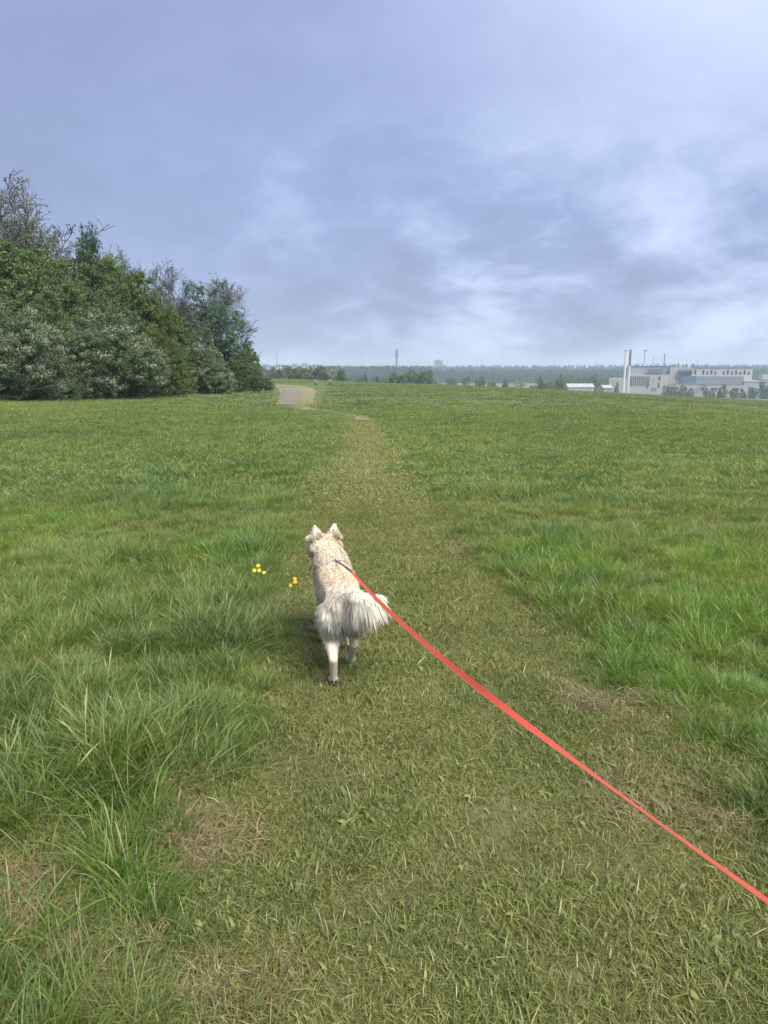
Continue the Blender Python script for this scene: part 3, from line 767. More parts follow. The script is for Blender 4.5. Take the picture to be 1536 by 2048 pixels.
for a_ in [
    # back row: bare ashes and leafy tops against the sky
    ('ash_tree', 'bare', 0, -30, 368, 43, 1.25, 'tall thinly leaved ash tree cut by the left edge of the picture', 'tree'),
    ('ash_tree', 'bare', 1, 35, 358, 43, 1.25, 'tallest bare branched ash tree in the hedgerow, upper left', 'tree'),
    ('ash_tree', 'bare', 2, 100, 382, 44, 1.25, 'bare branched ash tree just left of the dark round tree', 'tree'),
    ('oak_tree', 'tree', 1, 146, 448, 43, 0.5, 'dark dense round topped tree beside the bare ashes', 'tree'),
    ('maple_tree', 'tree', 0, -20, 462, 40, 0.9, 'dense green tree under the bare ashes at the left edge', 'tree'),
    ('maple_tree', 'tree', 0, 215, 492, 45, 0.75, 'green tree with thin top right of the dark round tree', 'tree'),
    ('ash_tree', 'bare', 2, 262, 500, 47, 1.1, 'thin bare treetop above the middle of the hedgerow', 'tree'),
    ('ash_tree', 'bare', 1, 312, 505, 50, 0.9, 'bare branched treetop, highest one in the middle of the hedgerow', 'tree'),
    ('ash_tree', 'bare', 0, 372, 536, 55, 1.1, 'bare pale stemmed tree left of the blue green tree', 'tree'),
    ('ash_tree', 'bare', 2, 402, 548, 57, 1.1, 'bare pale stemmed tree touching the blue green tree', 'tree'),
    ('ash_tree', 'bare', 1, 345, 575, 53, 0.9, 'low bare tree filling the gap in the middle of the hedgerow', 'tree'),
    ('aspen_tree', 'blue', 0, 446, 562, 55, 0.85, 'airy blue green tree standing above the far end of the hedgerow', 'tree'),
    ('dead_shrub', 'bare', 2, 512, 684, 60, 0.9, 'small leafless shrub at the far end of the hedgerow', 'shrub'),
    # middle row
    ('green_bush', 'green', 0, 30, 480, 38, 0.80, 'big dark green bush below the tallest bare ash', 'bush'),
    ('green_bush', 'green', 1, -70, 470, 37, 0.9, 'big green bush cut by the left edge of the picture', 'bush'),
    ('green_bush', 'green', 1, 110, 500, 39, 0.72, 'big green bush in front of the dark round tree', 'bush'),
    ('green_bush', 'green', 0, 190, 515, 42, 0.7, 'green bush sloping down right of the dark round tree', 'bush'),
    ('green_bush', 'yellow', 0, 250, 545, 44, 0.80, 'lighter green bush in the middle of the upper hedgerow', 'bush'),
    ('green_bush', 'green', 1, 305, 580, 47, 0.75, 'green bush under the bare treetop in the middle', 'bush'),
    ('green_bush', 'dark', 0, 350, 632, 50, 0.9, 'dark bush left of the bare pale stemmed trees', 'bush'),
    ('green_bush', 'yellow', 0, 330, 625, 45, 0.95, 'yellow green bush in the middle of the hedgerow', 'bush'),
    ('green_bush', 'green', 0, 400, 655, 52, 0.8, 'green bush at the foot of the bare pale stemmed trees', 'bush'),
    ('green_bush', 'dark', 0, 455, 668, 55, 0.9, 'dark green bush at the foot of the blue green tree', 'bush'),
    ('green_bush', 'green', 1, 500, 690, 56, 0.75, 'green bush at the far end of the hedgerow', 'bush'),
    # front row
    ('hawthorn_bush', 'haw', 0, 8, 600, 32, 0.95, 'hawthorn white with blossom at the left edge of the picture', 'bush'),
    ('hawthorn_bush', 'haw', 1, -110, 590, 31, 1.0, 'blossoming hawthorn mostly beyond the left edge of the picture', 'bush'),
    ('green_bush', 'green', 0, 88, 580, 35, 0.62, 'deep green bush between two white blossoming hawthorns', 'bush'),
    ('hawthorn_bush', 'haw', 1, 70, 660, 33, 1.0, 'low hawthorn with scattered blossom at the foot of the left hedgerow', 'bush'),
    ('hawthorn_bush', 'haw', 0, 205, 608, 37, 1.0, 'largest white blossoming hawthorn in the middle of the left hedgerow', 'bush'),
    ('hawthorn_bush', 'haw', 1, 150, 660, 35, 1.1, 'low hawthorn left of the largest blossoming hawthorn', 'bush'),
    ('hawthorn_bush', 'haw', 0, 262, 672, 38, 1.1, 'low blossoming hawthorn right of the largest one', 'bush'),
    ('green_bush', 'yellow', 0, 320, 660, 41, 0.90, 'yellow green bush standing in the front of the hedgerow', 'bush'),
    ('green_bush', 'green', 1, 352, 690, 43, 0.80, 'green bush behind the grass in front of the bare trees', 'bush'),
    ('hawthorn_bush', 'haw', 1, 395, 690, 46, 1.0, 'pale pinkish hawthorn near the far end of the hedgerow', 'bush'),
    ('hawthorn_bush', 'haw', 0, 428, 715, 47, 1.1, 'small white blossoming hawthorn near the far end of the hedgerow', 'bush'),
    ('green_bush', 'green', 0, 478, 700, 51, 0.85, 'rounded green bush near the gravel path', 'bush'),
    ('green_bush', 'green', 1, 512, 728, 53, 0.95, 'last low green bush of the hedgerow, beside the gravel path', 'bush'),
    ('hawthorn_bush', 'haw', 1, 535, 752, 58, 1.0, 'lowest bush at the very end of the hedgerow', 'bush'),
]:
    plant(*a_, HG)

# ------------------------------------------------------------------ middle distance bushes (single ones) and the far wood
def far_crown(seed, H, Rr, n, size, mat, conifer=False):
    g = np.random.default_rng(seed)
    C = crown_clumps(g, H, Rr, n, 0.0, lobes=9, shell=0.75)
    if conifer:
        C[:, :2] *= (1.05 - C[:, 2:3] / H) * 1.3
    V, Fc, T = leaf_cloud(C, np.full(n, Rr * 0.16), 9, size, g=g)
    return np_mesh('crown', V, Fc, [mat], attrs={'tint': ('FLOAT_COLOR', T)})
FB = [far_crown(101, 3.0, 2.4, 230, 0.34, M['leaf_haw']), far_crown(102, 3.0, 2.8, 240, 0.34, M['leaf_green']), far_crown(103, 3.0, 1.9, 200, 0.30, M['leaf_dark']),
      far_crown(104, 3.0, 2.6, 240, 0.32, M['leaf_yellow'])]
M['pale_blossom'] = foliage('pale_flowering_leaves', (0.14, 0.18, 0.10), (0.40, 0.42, 0.32), 1.0, 0.2, 0.03)
FB.append(far_crown(105, 3.0, 2.4, 230, 0.3, M['pale_blossom']))
tr_segs, _ = branch_tree(np.random.default_rng(9), 2.4, 0.6, 1, 0.14, stems=2)
FT = segs_mesh('trunk', tr_segs, M['bark'])
def far_bush(u, vtop, vbase, d, k, wpx, label, cat='bush', name='distant_bush', g=np.random.default_rng(3)):
    p = at_y(u, vtop, d); z0 = min(hz(p.x, d), at_y(u, vbase, d).z)
    z0 = hz(p.x, d)
    s = (p.z - z0) / 3.05
    w = wpx / F * d / (2 * 2.4)
    if s <= 0: return
    o = empty(name, (p.x, d, z0 - 0.1), g.random() * 6.28, label=label, cat=cat, group='bushes and small trees beyond the meadow')
    o.scale = (w, w, s)
    link('trunk', FT, o); link('crown', FB[k], o)
rows = [
 # left cluster beyond the gravel path
 (552,738,757,185,0,34,'grey green bush just right of the hedgerow end'), (585,736,757,190,0,36,'rounded grey green bush above the gravel path'),
 (612,733,757,195,1,34,'greenest bush of the cluster above the gravel path'), (640,735,758,190,0,36,'grey green bush in the middle of the far left cluster'),
 (664,736,758,188,4,30,'pale flowering bush in the far left cluster'), (684,741,759,186,0,26,'last bush at the right end of the far left cluster'),
 (598,745,757,178,3,24,'small low bush in front of the far left cluster'), (655,748,759,180,2,22,'small dark bush in front of the far left cluster'),
 (731,748,757,260,2,15,'tiny dark bush alone on the light strip of meadow'), (755,752,760,250,2,14,'tiny bush right of the light strip of meadow'),
 (719,756,762,230,3,18,'flat low scrub on the light strip of meadow'), 
 (790,743,767,235,1,40,'green bush left of the big rounded bush below the tower'), (822,738,768,240,1,50,'big rounded bush below the dark tower'),
 (800,752,767,225,2,34,'dark low bush below the dark tower'), (852,744,769,240,0,42,'grey bush right of the big rounded bush'),
 (876,756,770,238,4,26,'pale flowering bush at the right end of the tower bushes'), (842,756,769,232,2,28,'dark low bush in the tower bush cluster'),
 (905,752,770,330,1,26,'green bush in the middle distance right of the pale one'), (932,757,771,330,0,24,'small grey green bush by the middle of the meadow edge'),
 (958,757,771,330,3,26,'yellowish bush by the middle of the meadow edge'), (985,757,772,330,1,26,'low green bush in the middle of the meadow edge'),
 (1012,762,773,330,3,18,'small light bush left of the paler mound bush'), (1036,758,773,330,4,34,'pale mound shaped bush in the middle distance'),
 (1062,771,778,262,2,20,'single dark bush standing forward on the meadow'), (1080,757,775,340,0,34,'grey green bush behind the single dark bush'),
 (1102,760,776,335,1,30,'green bush left of the white sheds'), (1120,756,775,350,3,28,'light green bush right behind the white sheds'),
 (1150,755,769,520,3,40,'light green bush behind the white shed roof'), (1190,752,768,540,3,44,'pale green scrub left of the chimneys'), (1228,752,768,540,1,38,'green bush at the foot of the left chimney'),
 # in front of the factory
 (1234,764,780,470,2,14,'small dark tree left of the factory'), (1334,773,789,470,0,20,'bush in front of the left half of the factory'),
 (1350,770,789,468,1,20,'green bush left of the factory stair'), (1366,772,790,466,0,22,'grey bush below the pipe gallery of the factory'), (1382,775,791,464,2,20,'dark bush beside the factory stair'),
 (1418,780,791,462,3,26,'low light bush right of the factory stair'), (1447,768,792,460,2,28,'large dark bush in front of the factory'),
 (1470,780,793,458,3,22,'low light bush between two dark bushes at the factory'), (1486,778,793,458,2,18,'small dark bush in front of the right wing'),
 (1505,776,796,455,0,24,'grey green bush near the right edge of the picture'), (1528,763,797,450,2,34,'tallest dark bush at the right edge of the picture')]
for a_ in rows: far_bush(*a_)

c_for = bpy.data.collections.new('forest_parts')
for q in range(6):
    me = far_crown(200 + q, 16, 5.5 if q < 4 else 4, 190, 1.5, M['leaf_far'], conifer=(q >= 4))
    c_for.objects.link(bpy.data.objects.new('forest_crown', me))
g = np.random.default_rng(77)
P, S = [], []
def wood(n, y0, y1, ulo, uhi, s0, s1):
    y = g.uniform(y0, y1, n); u = g.uniform(ulo, uhi, n); x = (u - 768) / F * y / CP
    P.append(np.stack([x, y, height(x, y) - 0.5], -1)); S.append(g.uniform(s0, s1, n))
wood(620, 880, 1000, 760, 1260, 0.55, 0.85)
wood(800, 1000, 1250, 690, 1800, 0.8, 1.05)
wood(900, 1250, 1650, 500, 2000, 0.85, 1.1)
wood(700, 1650, 2100, 300, 2100, 0.8, 1.1)
wood(260, 620, 860, 520, 780, 0.5, 0.75)
wood(160, 900, 1300, -700, 520, 0.9, 1.1)
wood(160, 1300, 2000, -700, 520, 0.9, 1.2)
wood(75, 545, 605, 515, 650, 0.95, 1.18)
wood(60, 660, 720, 520, 700, 1.15, 1.3)
wood(300, 900, 1200, 500, 860, 1.15, 1.28)
wood(90, 640, 760, 1090, 1330, 0.42, 0.62)
P = np.concatenate(P); S = np.concatenate(S)
scatter('forest', P, S, c_for, 0.04, 'dark bluish wood filling the far side of the valley', 9)

# ------------------------------------------------------------------ factory
M['render'] = plain('pale_factory_wall', (0.40, 0.39, 0.385), 0.85, 0.07, 0.12)
M['render2'] = plain('grey_factory_wall', (0.31, 0.32, 0.34), 0.8, 0.08, 0.1)
M['panel'] = plain('grey_metal_panels', (0.22, 0.24, 0.275), 0.5, 0.08, 0.15)
M['glass'] = plain('dark_window_glass', (0.045, 0.055, 0.07), 0.15, 0.2, 0.3)
M['bglass'] = plain('blue_glazing', (0.10, 0.15, 0.21), 0.2, 0.15, 0.3)
M['steel'] = plain('pale_chimney_steel', (0.34, 0.33, 0.345), 0.5, 0.06, 0.2)
M['dsteel'] = plain('dark_steel', (0.09, 0.10, 0.12), 0.5, 0.2, 0.5)
M['roof'] = plain('grey_roof_felt', (0.25, 0.25, 0.26), 0.9, 0.1, 0.2)
M['white'] = plain('white_paint', (0.46, 0.46, 0.46), 0.6, 0.04, 0.3)
M['blue'] = plain('blue_paint', (0.05, 0.09, 0.20), 0.4, 0.08, 0.5)
M['brick'] = plain('reddish_brick', (0.30, 0.17, 0.13), 0.9, 0.15, 0.5)
FY = 500.0
def cx(c, Y=FY): return at_y(1180 + c / 4.315, 735, Y).x
def cz(c, Y=FY): return at_y(1180, 660 + c / 4.315, Y).z
fac = empty('factory', (cx(800), FY, -17.0), rz=R(-21), label='long pale industrial plant with rooftop vents and rows of small windows', cat='factory')
def fbox(name, c0, c1, t, b, y0, y1, mat, parent=None, **kw):
    m = MB(); m.box(cx(c0) - fac.location.x, cx(c1) - fac.location.x, y0, y1, (cz(t) + 17), (cz(b) + 17) if b is not None else -0.6)
    return m.build(name, mat, parent or fac, **kw)
GB = None
fbox('annex', 200, 362, 420, GB, -6, 22, M['render'])
fbox('wall', 338, 700, 312, GB, 12, 45, M['render2'])
fbox('front_block', 350, 698, 386, GB, -2, 12, M['render'])
fbox('middle_block', 698.5, 880, 322, GB, 4, 44, M['render'])
fbox('office_block', 880.5, 1352, 326, GB, 6, 38, M['white'])
fbox('panel_band', 915, 1285, 398, 465, 0, 6.0, M['panel'])
fbox('glazing', 800, 914.5, 397, 464, 0, 6.0, M['bglass'])
fbox('lower_storey', 700, 1290, 466, GB, -3, 3.9, M['render'])
fbox('right_wing', 1290.5, 1800, 440, GB, -2, 30, M['render'])
fbox('right_block', 1430, 1640, 385, 440, 4, 24, M['render'])
for c0, c1, yb, ye in ((335, 700, 11.4, 46), (878, 1355, 5.5, 38.5)):
    fbox('roof_edge', c0, c1, 309 if c0 < 400 else 323, 312.0 if c0 < 400 else 326, yb, ye, M['roof'])
fbox('roof_edge', 698, 1290, 463.5, 466, -3.3, -0.05, M['roof'])
fbox('roof_edge', 1290, 1800, 437.5, 440, -2.4, 30, M['white'])
def window(c0, c1, t, b, y, mat='glass', d=0.5):
    """frame standing just proud of the wall, pane set into it"""
    X0, X1, Z0, Z1 = cx(c0) - fac.location.x, cx(c1) - fac.location.x, cz(b) + 17, cz(t) + 17
    m = MB(); e = 0.07
    m.box(X0, X1, y - 0.12, y + 0.06, Z0, Z0 + e); m.box(X0, X1, y - 0.12, y + 0.06, Z1 - e, Z1)
    m.box(X0, X0 + e, y - 0.12, y + 0.06, Z0 + e, Z1 - e); m.box(X1 - e, X1, y - 0.12, y + 0.06, Z0 + e, Z1 - e)
    f = m.build('window', M['panel'], fac)
    p = MB(); p.box(X0 + e, X1 - e, y - 0.04, y + 0.05, Z0 + e, Z1 - e); p.build('pane', M[mat], f)
for k in range(10): window(386 + k * 15.8, 395 + k * 15.8, 400, 487, -2)
window(610, 627, 403, 437, -2); window(607, 622, 455, 500, -2)
window(366, 383, 398, 490, -2.02)
for c in (755, 777): window(c - 5, c + 5, 402, 432, 4)
for c, t in ((905, 345), (970, 345), (1002, 357), (1035, 345), (1067, 358), (1131, 358), (1163, 346), (1195, 358), (1228, 347), (1261, 359), (1293, 347), (1325, 359)):
    window(c - 8, c + 8, t, 384, 6)
for c0, c1, t, b in ((964, 981, 495, 521), (991, 1007, 495, 521), (1034, 1086, 495, 519), (1100, 1116, 495, 519), (1204, 1251, 496, 520), (1263, 1277, 498, 524)):
    window(c0, c1, t, b, -3)
for c in (1437, 1455, 1473, 1491, 1510, 1530, 1550, 1570, 1590): window(c - 4, c + 4, 422, 441 - 2, 4)
for c in (1386, 1360, 1440): window(c - 3, c + 3, 500, 530, -2)
window(1284, 1294 - 4.2, 405, 450, -0.01 + 6)
fbox('door', 512, 528, 450, 505, -2.12, -2.003, M['dsteel']); fbox('door', 1355, 1366, 490, 530, -2.12, -2.003, M['dsteel'])
fbox('door', 556, 600, 500, 528, -2.14, -2.003, M['brick'])
# recessed glazed hall on the roof of the front block, with its pipe gallery
fbox('glazed_hall', 530, 640, 337, 379, 4, 11.9, M['bglass'])
fbox('roof_plant', 505, 530, 350, 379, 5, 11.0, M['panel'])
fbox('roof_plant', 640.5, 668, 330, 385.8, 6, 11.9, M['panel'])
def gallery(c0, c1, t, b, y):
    m = MB()
    for q in range(4):
        z = cz(t + (b - t) * q / 3) + 17; m.box(cx(c0) - fac.location.x, cx(c1) - fac.location.x, y, y + 0.4, z - 0.18, z + 0.18)
    for q in range(9):
        x = cx(c0 + (c1 - c0) * q / 8) - fac.location.x; m.box(x - 0.12, x + 0.12, y + 0.41, y + 0.8, cz(b) + 17, cz(t) + 17)
    m.build('pipe_gallery', M['dsteel'], fac)
gallery(765, 880, 345, 385, 1.5)
fbox('gallery_glazing', 770, 878, 352, 383, 2.8, 3.9, M['bglass'])
# outside stair
m = MB(); x0, x1 = cx(900) - fac.location.x, cx(985) - fac.location.x; zt, zb = cz(468) + 17, cz(535) + 17
for q in range(14):
    f0 = q / 14; m.box(x0 + (x1 - x0) * f0, x0 + (x1 - x0) * (f0 + 1 / 14), -5.2, -4.0, zb + (zt - zb) * f0, zb + (zt - zb) * (f0 + 1 / 14) + 0.25)
m.box(x1 + 0.01, x1 + 1.5, -5.2, -3.05, zt - 0.2, zt); m.build('outside_stair', M['steel'], fac)
m = MB(); m.tube([(x0, -5.3, zb + 1.1), (x1, -5.3, zt + 1.1)], [0.09, 0.09], 4); m.tube([(x0, -5.3, zb + 0.1), (x0, -5.3, zb + 1.1)], [0.07, 0.07], 4); m.tube([(x1, -5.3, zt + 0.1), (x1, -5.3, zt + 1.1)], [0.07, 0.07], 4)
m.build('hand_rail', M['dsteel'], fac)
# rooftop vents
for c, w, t, y in ((400, 10, 292, 20), (422, 14, 290, 22), (460, 14, 290, 18), (548, 8, 297, 20), (575, 10, 289, 25), (595, 14, 289, 20), (628, 10, 296, 20), (655, 10, 290, 22), (702, 14, 298, 22), (722, 16, 296, 20),
                   (740, 12, 293, 24), (805, 14, 296, 22), (835, 12, 290, 24), (880, 14, 290, 22), (897, 14, 290, 24), (992, 12, 295, 20), (1060, 20, 318, 20), (1110, 16, 318, 20), (1300, 30, 319, 20)):
    b = 309 if c < 700 else 322 if c < 880 else 323
    X_, Z0, Z1, r_ = cx(c) - fac.location.x, cz(b) + 16.9, cz(t) + 17, w / 4.315 / F * FY / 2
    m = MB(); m.tube([(X_, y, Z0), (X_, y, Z0 + (Z1 - Z0) * 0.6), (X_, y, Z0 + (Z1 - Z0) * 0.62), (X_, y, Z1)], [r_ * 0.6, r_ * 0.6, r_, r_ * 0.8], 8)
    m.build('roof_vent', M['dsteel'], fac, smooth=False)
X_ = cx(775) - fac.location.x
m = MB(); zb_ = cz(322) + 17
m.tube([(X_, 24, zb_), (X_, 24, zb_ + 2.2), (X_, 24, zb_ + 3.1), (X_, 24, zb_ + 3.6)], [1.5, 1.5, 1.1, 0.4], 16); m.build('tank', M['steel'], fac)
def chimney(c, w, t, b, label, mat, Y, crown=False, name='chimney', taper=0.95):
    x_ = cx(c, Y); zt = cz(t, Y); zb = hz(x_, Y) if b is None else cz(b, Y); r_ = w / 4.315 / F * Y / 2
    o = empty(name, (x_, Y, zb), label=label, cat='chimney')
    m = MB(); m.tube([(0, 0, -0.5), (0, 0, 0.8), (0, 0, 0.81), (0, 0, zt - zb)], [r_ * 1.3, r_ * 1.3, r_, r_ * taper], 14); m.build('shaft', M[mat], o, smooth=True)
    m = MB(); m.tube([(0, 0, zt - zb - 0.7), (0, 0, zt - zb + 0.15)], [r_ * 1.12, r_ * 1.12], 14); m.build('rim', M['panel'], o)
    if crown:
        h_ = zt - zb
        m = MB(); m.tube([(0, 0, h_ * 0.66), (0, 0, h_ - 0.75)], [r_ * 1.10, r_ * 1.08], 12); m.build('sleeve', M['dsteel'], o)
        m = MB()
        for q in range(4):
            a_ = q * math.pi / 2 + 0.4; m.tube([(r_ * math.cos(a_), r_ * math.sin(a_), h_ - 0.5), (r_ * 1.9 * math.cos(a_), r_ * 1.9 * math.sin(a_), h_ + 1.8)], [0.12, 0.08], 4)
        m.build('aerial', M['dsteel'], o)
chimney(302, 19, 173, None, 'pale slender chimney standing free, leftmost at the factory', 'steel', 492)
chimney(342, 17, 172, None, 'chimney with dark upper half and aerials, second from the left', 'steel', 496, True)
chimney(473, 20, 173, None, 'pale chimney rising from the factory roof, third from the left', 'steel', 548)
chimney(637, 10, 205, None, 'thin dark chimney rising from the factory roof, thinnest of the four', 'dsteel', 548, name='chimney')
def mast(u, vt, Y, label, w=0.35, name='radio_mast', cat='mast', mat='dsteel'):
    p = at_y(u, vt, Y); zb = hz(p.x, Y); h_ = p.z - zb
    o = empty(name, (p.x, Y, zb), label=label, cat=cat)
    m = MB()
    for q in range(3):
        a_ = q * 2.094; m.tube([(w * 2.2 * math.cos(a_), w * 2.2 * math.sin(a_), -0.3), (w * 0.5 * math.cos(a_), w * 0.5 * math.sin(a_), h_)], [w * 0.30, w * 0.22], 4)
    m.build('leg', M[mat], o)
    m = MB()
    for q in range(12):
        f0, f1 = q / 12, (q + 1) / 12; k0, k1 = w * (2.2 - 1.7 * f0), w * (2.2 - 1.7 * f1)
        a_ = q * 2.094; m.tube([(k0 * math.cos(a_), k0 * math.sin(a_), h_ * f0), (k1 * math.cos(a_ + 2.094), k1 * math.sin(a_ + 2.094), h_ * f1)], [w * 0.16, w * 0.16], 3)
    m.build('lattice', M[mat], o)
mast(553, 704, 1400, 'thin lattice mast above the white houses at the left', 0.8)
mast(724, 711, 1400, 'thin mast left of the dark tower', 0.5)
mast(895, 716, 1500, 'thin mast right of the far tower block', 0.5)
mast(1048, 727, 1500, 'short faint mast above the middle of the wood', 0.5)
mast(1193, 720, 1400, 'thin mast above the wood left of the factory', 0.5)
mast(1180 + 548 / 4.315, 660 + 226 / 4.315, 560, 'thin mast behind the factory roof between two chimneys', 0.22)
mast(1180 + 931 / 4.315, 660 + 262 / 4.315, 560, 'short thin mast behind the right half of the factory roof', 0.2)
def lamp_post(c, t, Y, label):
    x_ = cx(c, Y); zb = hz(x_, Y); h_ = cz(t, Y) - zb
    o = empty('lamp_post', (x_, Y, zb), label=label, cat='lamp post', group='lamp posts in front of the factory')
    m = MB(); m.tube([(0, 0, -0.2), (0, 0, h_)], [0.22, 0.16], 6); m.build('pole', M['panel'], o)
    m = MB(); m.box(-0.8, 0.8, -0.25, 0.25, h_ + 0.01, h_ + 0.3); m.build('lamp_head', M['dsteel'], o)
lamp_post(693, 330, 480, 'tall lamp post in front of the middle of the factory'); lamp_post(1090, 330, 480, 'tall lamp post in front of the office windows'); lamp_post(553, 430, 478, 'short lamp post in front of the factory doors')

# dark tower on the horizon
p = at_y(793.5, 697, 1500); zb = hz(p.x, 1500); h_ = p.z - zb
o = empty('water_tower', (p.x, 1500, zb), label='dark slim tower standing above the wood on the horizon', cat='tower')
m = MB(); m.tube([(0, 0, -1), (0, 0, h_ * 0.62)], [2.3, 2.0], 12); m.build('shaft', M['dsteel'], o)
m = MB(); m.tube([(0, 0, h_ * 0.62), (0, 0, h_ * 0.66), (0, 0, h_ * 0.93), (0, 0, h_ * 0.95)], [2.0, 3.0, 3.0, 2.2], 12); m.build('head', M['dsteel'], o)
m = MB(); m.tube([(0, 0, h_ * 0.95), (0, 0, h_)], [1.9, 1.5], 12); m.build('cap', M['dsteel'], o)
# far block
def block(u0, u1, vt, Y, label, mats=('panel', 'glass'), st=5, dz=10, name='tower_block', steps=True):
    a_, b_ = at_y(u0, vt, Y), at_y(u1, vt, Y); zb = hz(a_.x, Y); W = b_.x - a_.x; h_ = a_.z - zb
    o = empty(name, ((a_.x + b_.x) / 2, Y, zb), label=label, cat='building')
    m = MB(); m.box(-W / 2, W / 2, 0, dz, -1, h_ * 0.93); m.build('wall', M[mats[0]], o)
    m = MB(); m.box(-W / 4, W / 4, 2, dz - 2, h_ * 0.931, h_); m.build('roof_house', M[mats[0]], o)
    for r_ in range(st):
        m = MB(); z_ = h_ * (0.93 - (r_ + 0.8) * 0.13); m.box(-W / 2 + 0.8, W / 2 - 0.8, -0.05, 0.4, z_, z_ + h_ * 0.05); m.build('window_band', M[mats[1]], o)
block(869, 886, 719, 1600, 'blocky far tower block rising above the wood')
# white houses among the trees at the left
def house(u, vt, vb, Y, wpx, label, mat='render'):
    a_ = at_y(u, vt, Y); W = wpx * 1.15 / F * Y; h_ = (vb - vt) / F * Y; zb = a_.z - h_; zg = hz(a_.x, Y)
    o = empty('house', (a_.x, Y, zg), label=label, cat='house', group='white houses among the far trees')
    z0 = -0.5; z1 = a_.z - zg - h_ * 0.30; z2 = a_.z - zg
    m = MB(); m.box(-W / 2, W / 2, 0, 9, z0, z1); m.build('wall', M[mat], o)
    m = MB(); m.prism([(-W / 2 - 0.4, z1 + 0.01), (W / 2 + 0.4, z1 + 0.01), (0, z2)], -0.4, 9.4); m.build('roof', M['render2'], o)
    for s_ in (-1, 1):
        m = MB(); m.box(s_ * W * 0.22 - 0.45, s_ * W * 0.22 + 0.45, -0.06, 0.3, z1 - 2.4, z1 - 0.9); m.build('window', M['glass'], o)
house(556, 728.8, 732, 620, 10, 'white gabled house nearest the hedgerow end'); house(531, 728.8, 731, 610, 9, 'white gabled house half hidden by the hedgerow end'); house(589, 727.8, 732, 640, 9, 'small white house in the middle of the far row')
house(609, 726.8, 730, 650, 10, 'white house right of the middle of the far row'); house(628, 728.8, 731, 660, 6, 'small white house at the right end of the far row')
# sheds and parked cars left of the factory
def shed(u0, u1, vt, Y, h_, label, mat='render'):
    a_, b_ = at_y(u0, vt + 0.8, Y), at_y(u1, vt, Y); W = b_.x - a_.x; zg = hz((a_.x + b_.x) / 2, Y); z2 = a_.z - zg
    o = empty('shed', ((a_.x + b_.x) / 2, Y, zg), label=label, cat='shed')
    m = MB(); m.box(-W / 2 + 0.5, W / 2 - 0.5, 0, 11, -0.3, z2 - h_ * 0.45); m.build('wall', M['render2'], o)
    bb = bmesh.new(); zr = z2 - h_ * 0.45 + 0.01; P_ = [(x_, y_, z_) for x_ in (-W / 2, W / 2) for y_, z_ in ((-0.6, zr), (11.6, zr), (5.5, z2))]; vs = [bb.verts.new(p_) for p_ in P_]
    for f_ in ((0, 1, 2), (3, 5, 4), (0, 2, 5, 3), (1, 4, 5, 2), (0, 3, 4, 1)): bb.faces.new([vs[q] for q in f_])
    bmesh.ops.recalc_face_normals(bb, faces=bb.faces); mm = bpy.data.meshes.new('roof'); bb.to_mesh(mm); bb.free(); mm.materials.append(M[mat]); link('roof', mm, o)
    for q in range(3):
        m = MB(); x_ = -W / 2 + W * (q + 0.7) / 3.4; m.box(x_ - 1, x_ + 1, -0.05, 0.3, 0, max(z2 - h_ * 0.45 - 0.8, 1)); m.build('door', M['panel'], o)
shed(1136, 1190, 766.5, 480, 5, 'long low white roofed shed left of the factory'); shed(1207, 1227, 769.5, 470, 4, 'small white roofed shed next to the factory annex'); 
def car(u, v, Y, mat, label, L_=4.4, van=False):
    a_ = at_y(u, v, Y); zg = hz(a_.x, Y)
    o = empty('parked_van' if van else 'parked_car', (a_.x, Y, zg), random.Random(u).uniform(-0.4, 0.4), label=label, cat='van' if van else 'car', group='vehicles parked left of the factory')
    h_ = 2.3 if van else 1.45
    prof = [(-L_ / 2, 0.3), (L_ / 2, 0.3), (L_ / 2, 0.95), (L_ * 0.42, 1.1), (L_ * 0.30, h_), (-L_ * (0.5 if van else 0.36), h_), (-L_ / 2, 1.0 if not van else h_ - 0.1)]
    m = MB(); m.prism(prof, -0.9, 0.9); m.build('body', M[mat], o)
    m = MB(); m.box(-L_ * 0.28, L_ * 0.26, -0.92, 0.92, h_ * 0.66, h_ * 0.93); m.build('side_window', M['glass'], o)
    for x_ in (-L_ * 0.32, L_ * 0.32):
        m = MB(); m.tube([(x_, -0.93, 0.33), (x_, 0.93, 0.33)], [0.33, 0.33], 10); m.build('wheel', M['dsteel'], o)
car(1196, 777, 458, 'white', 'white car left of the small white roofed shed'); car(1222, 778, 455, 'white', 'white car in front of the small white roofed shed')
car(1260, 777, 465, 'blue', 'blue van in front of the factory windows', 6.5, True); car(1270, 779, 460, 'white', 'white car right of the blue van'); car(1280, 780, 458, 'panel', 'grey car in front of the factory doors')
car(1184, 776, 462, 'panel', 'grey car in front of the long white roofed shed'); car(1252, 776, 468, 'white', 'white van left of the blue van', 5.5, True)
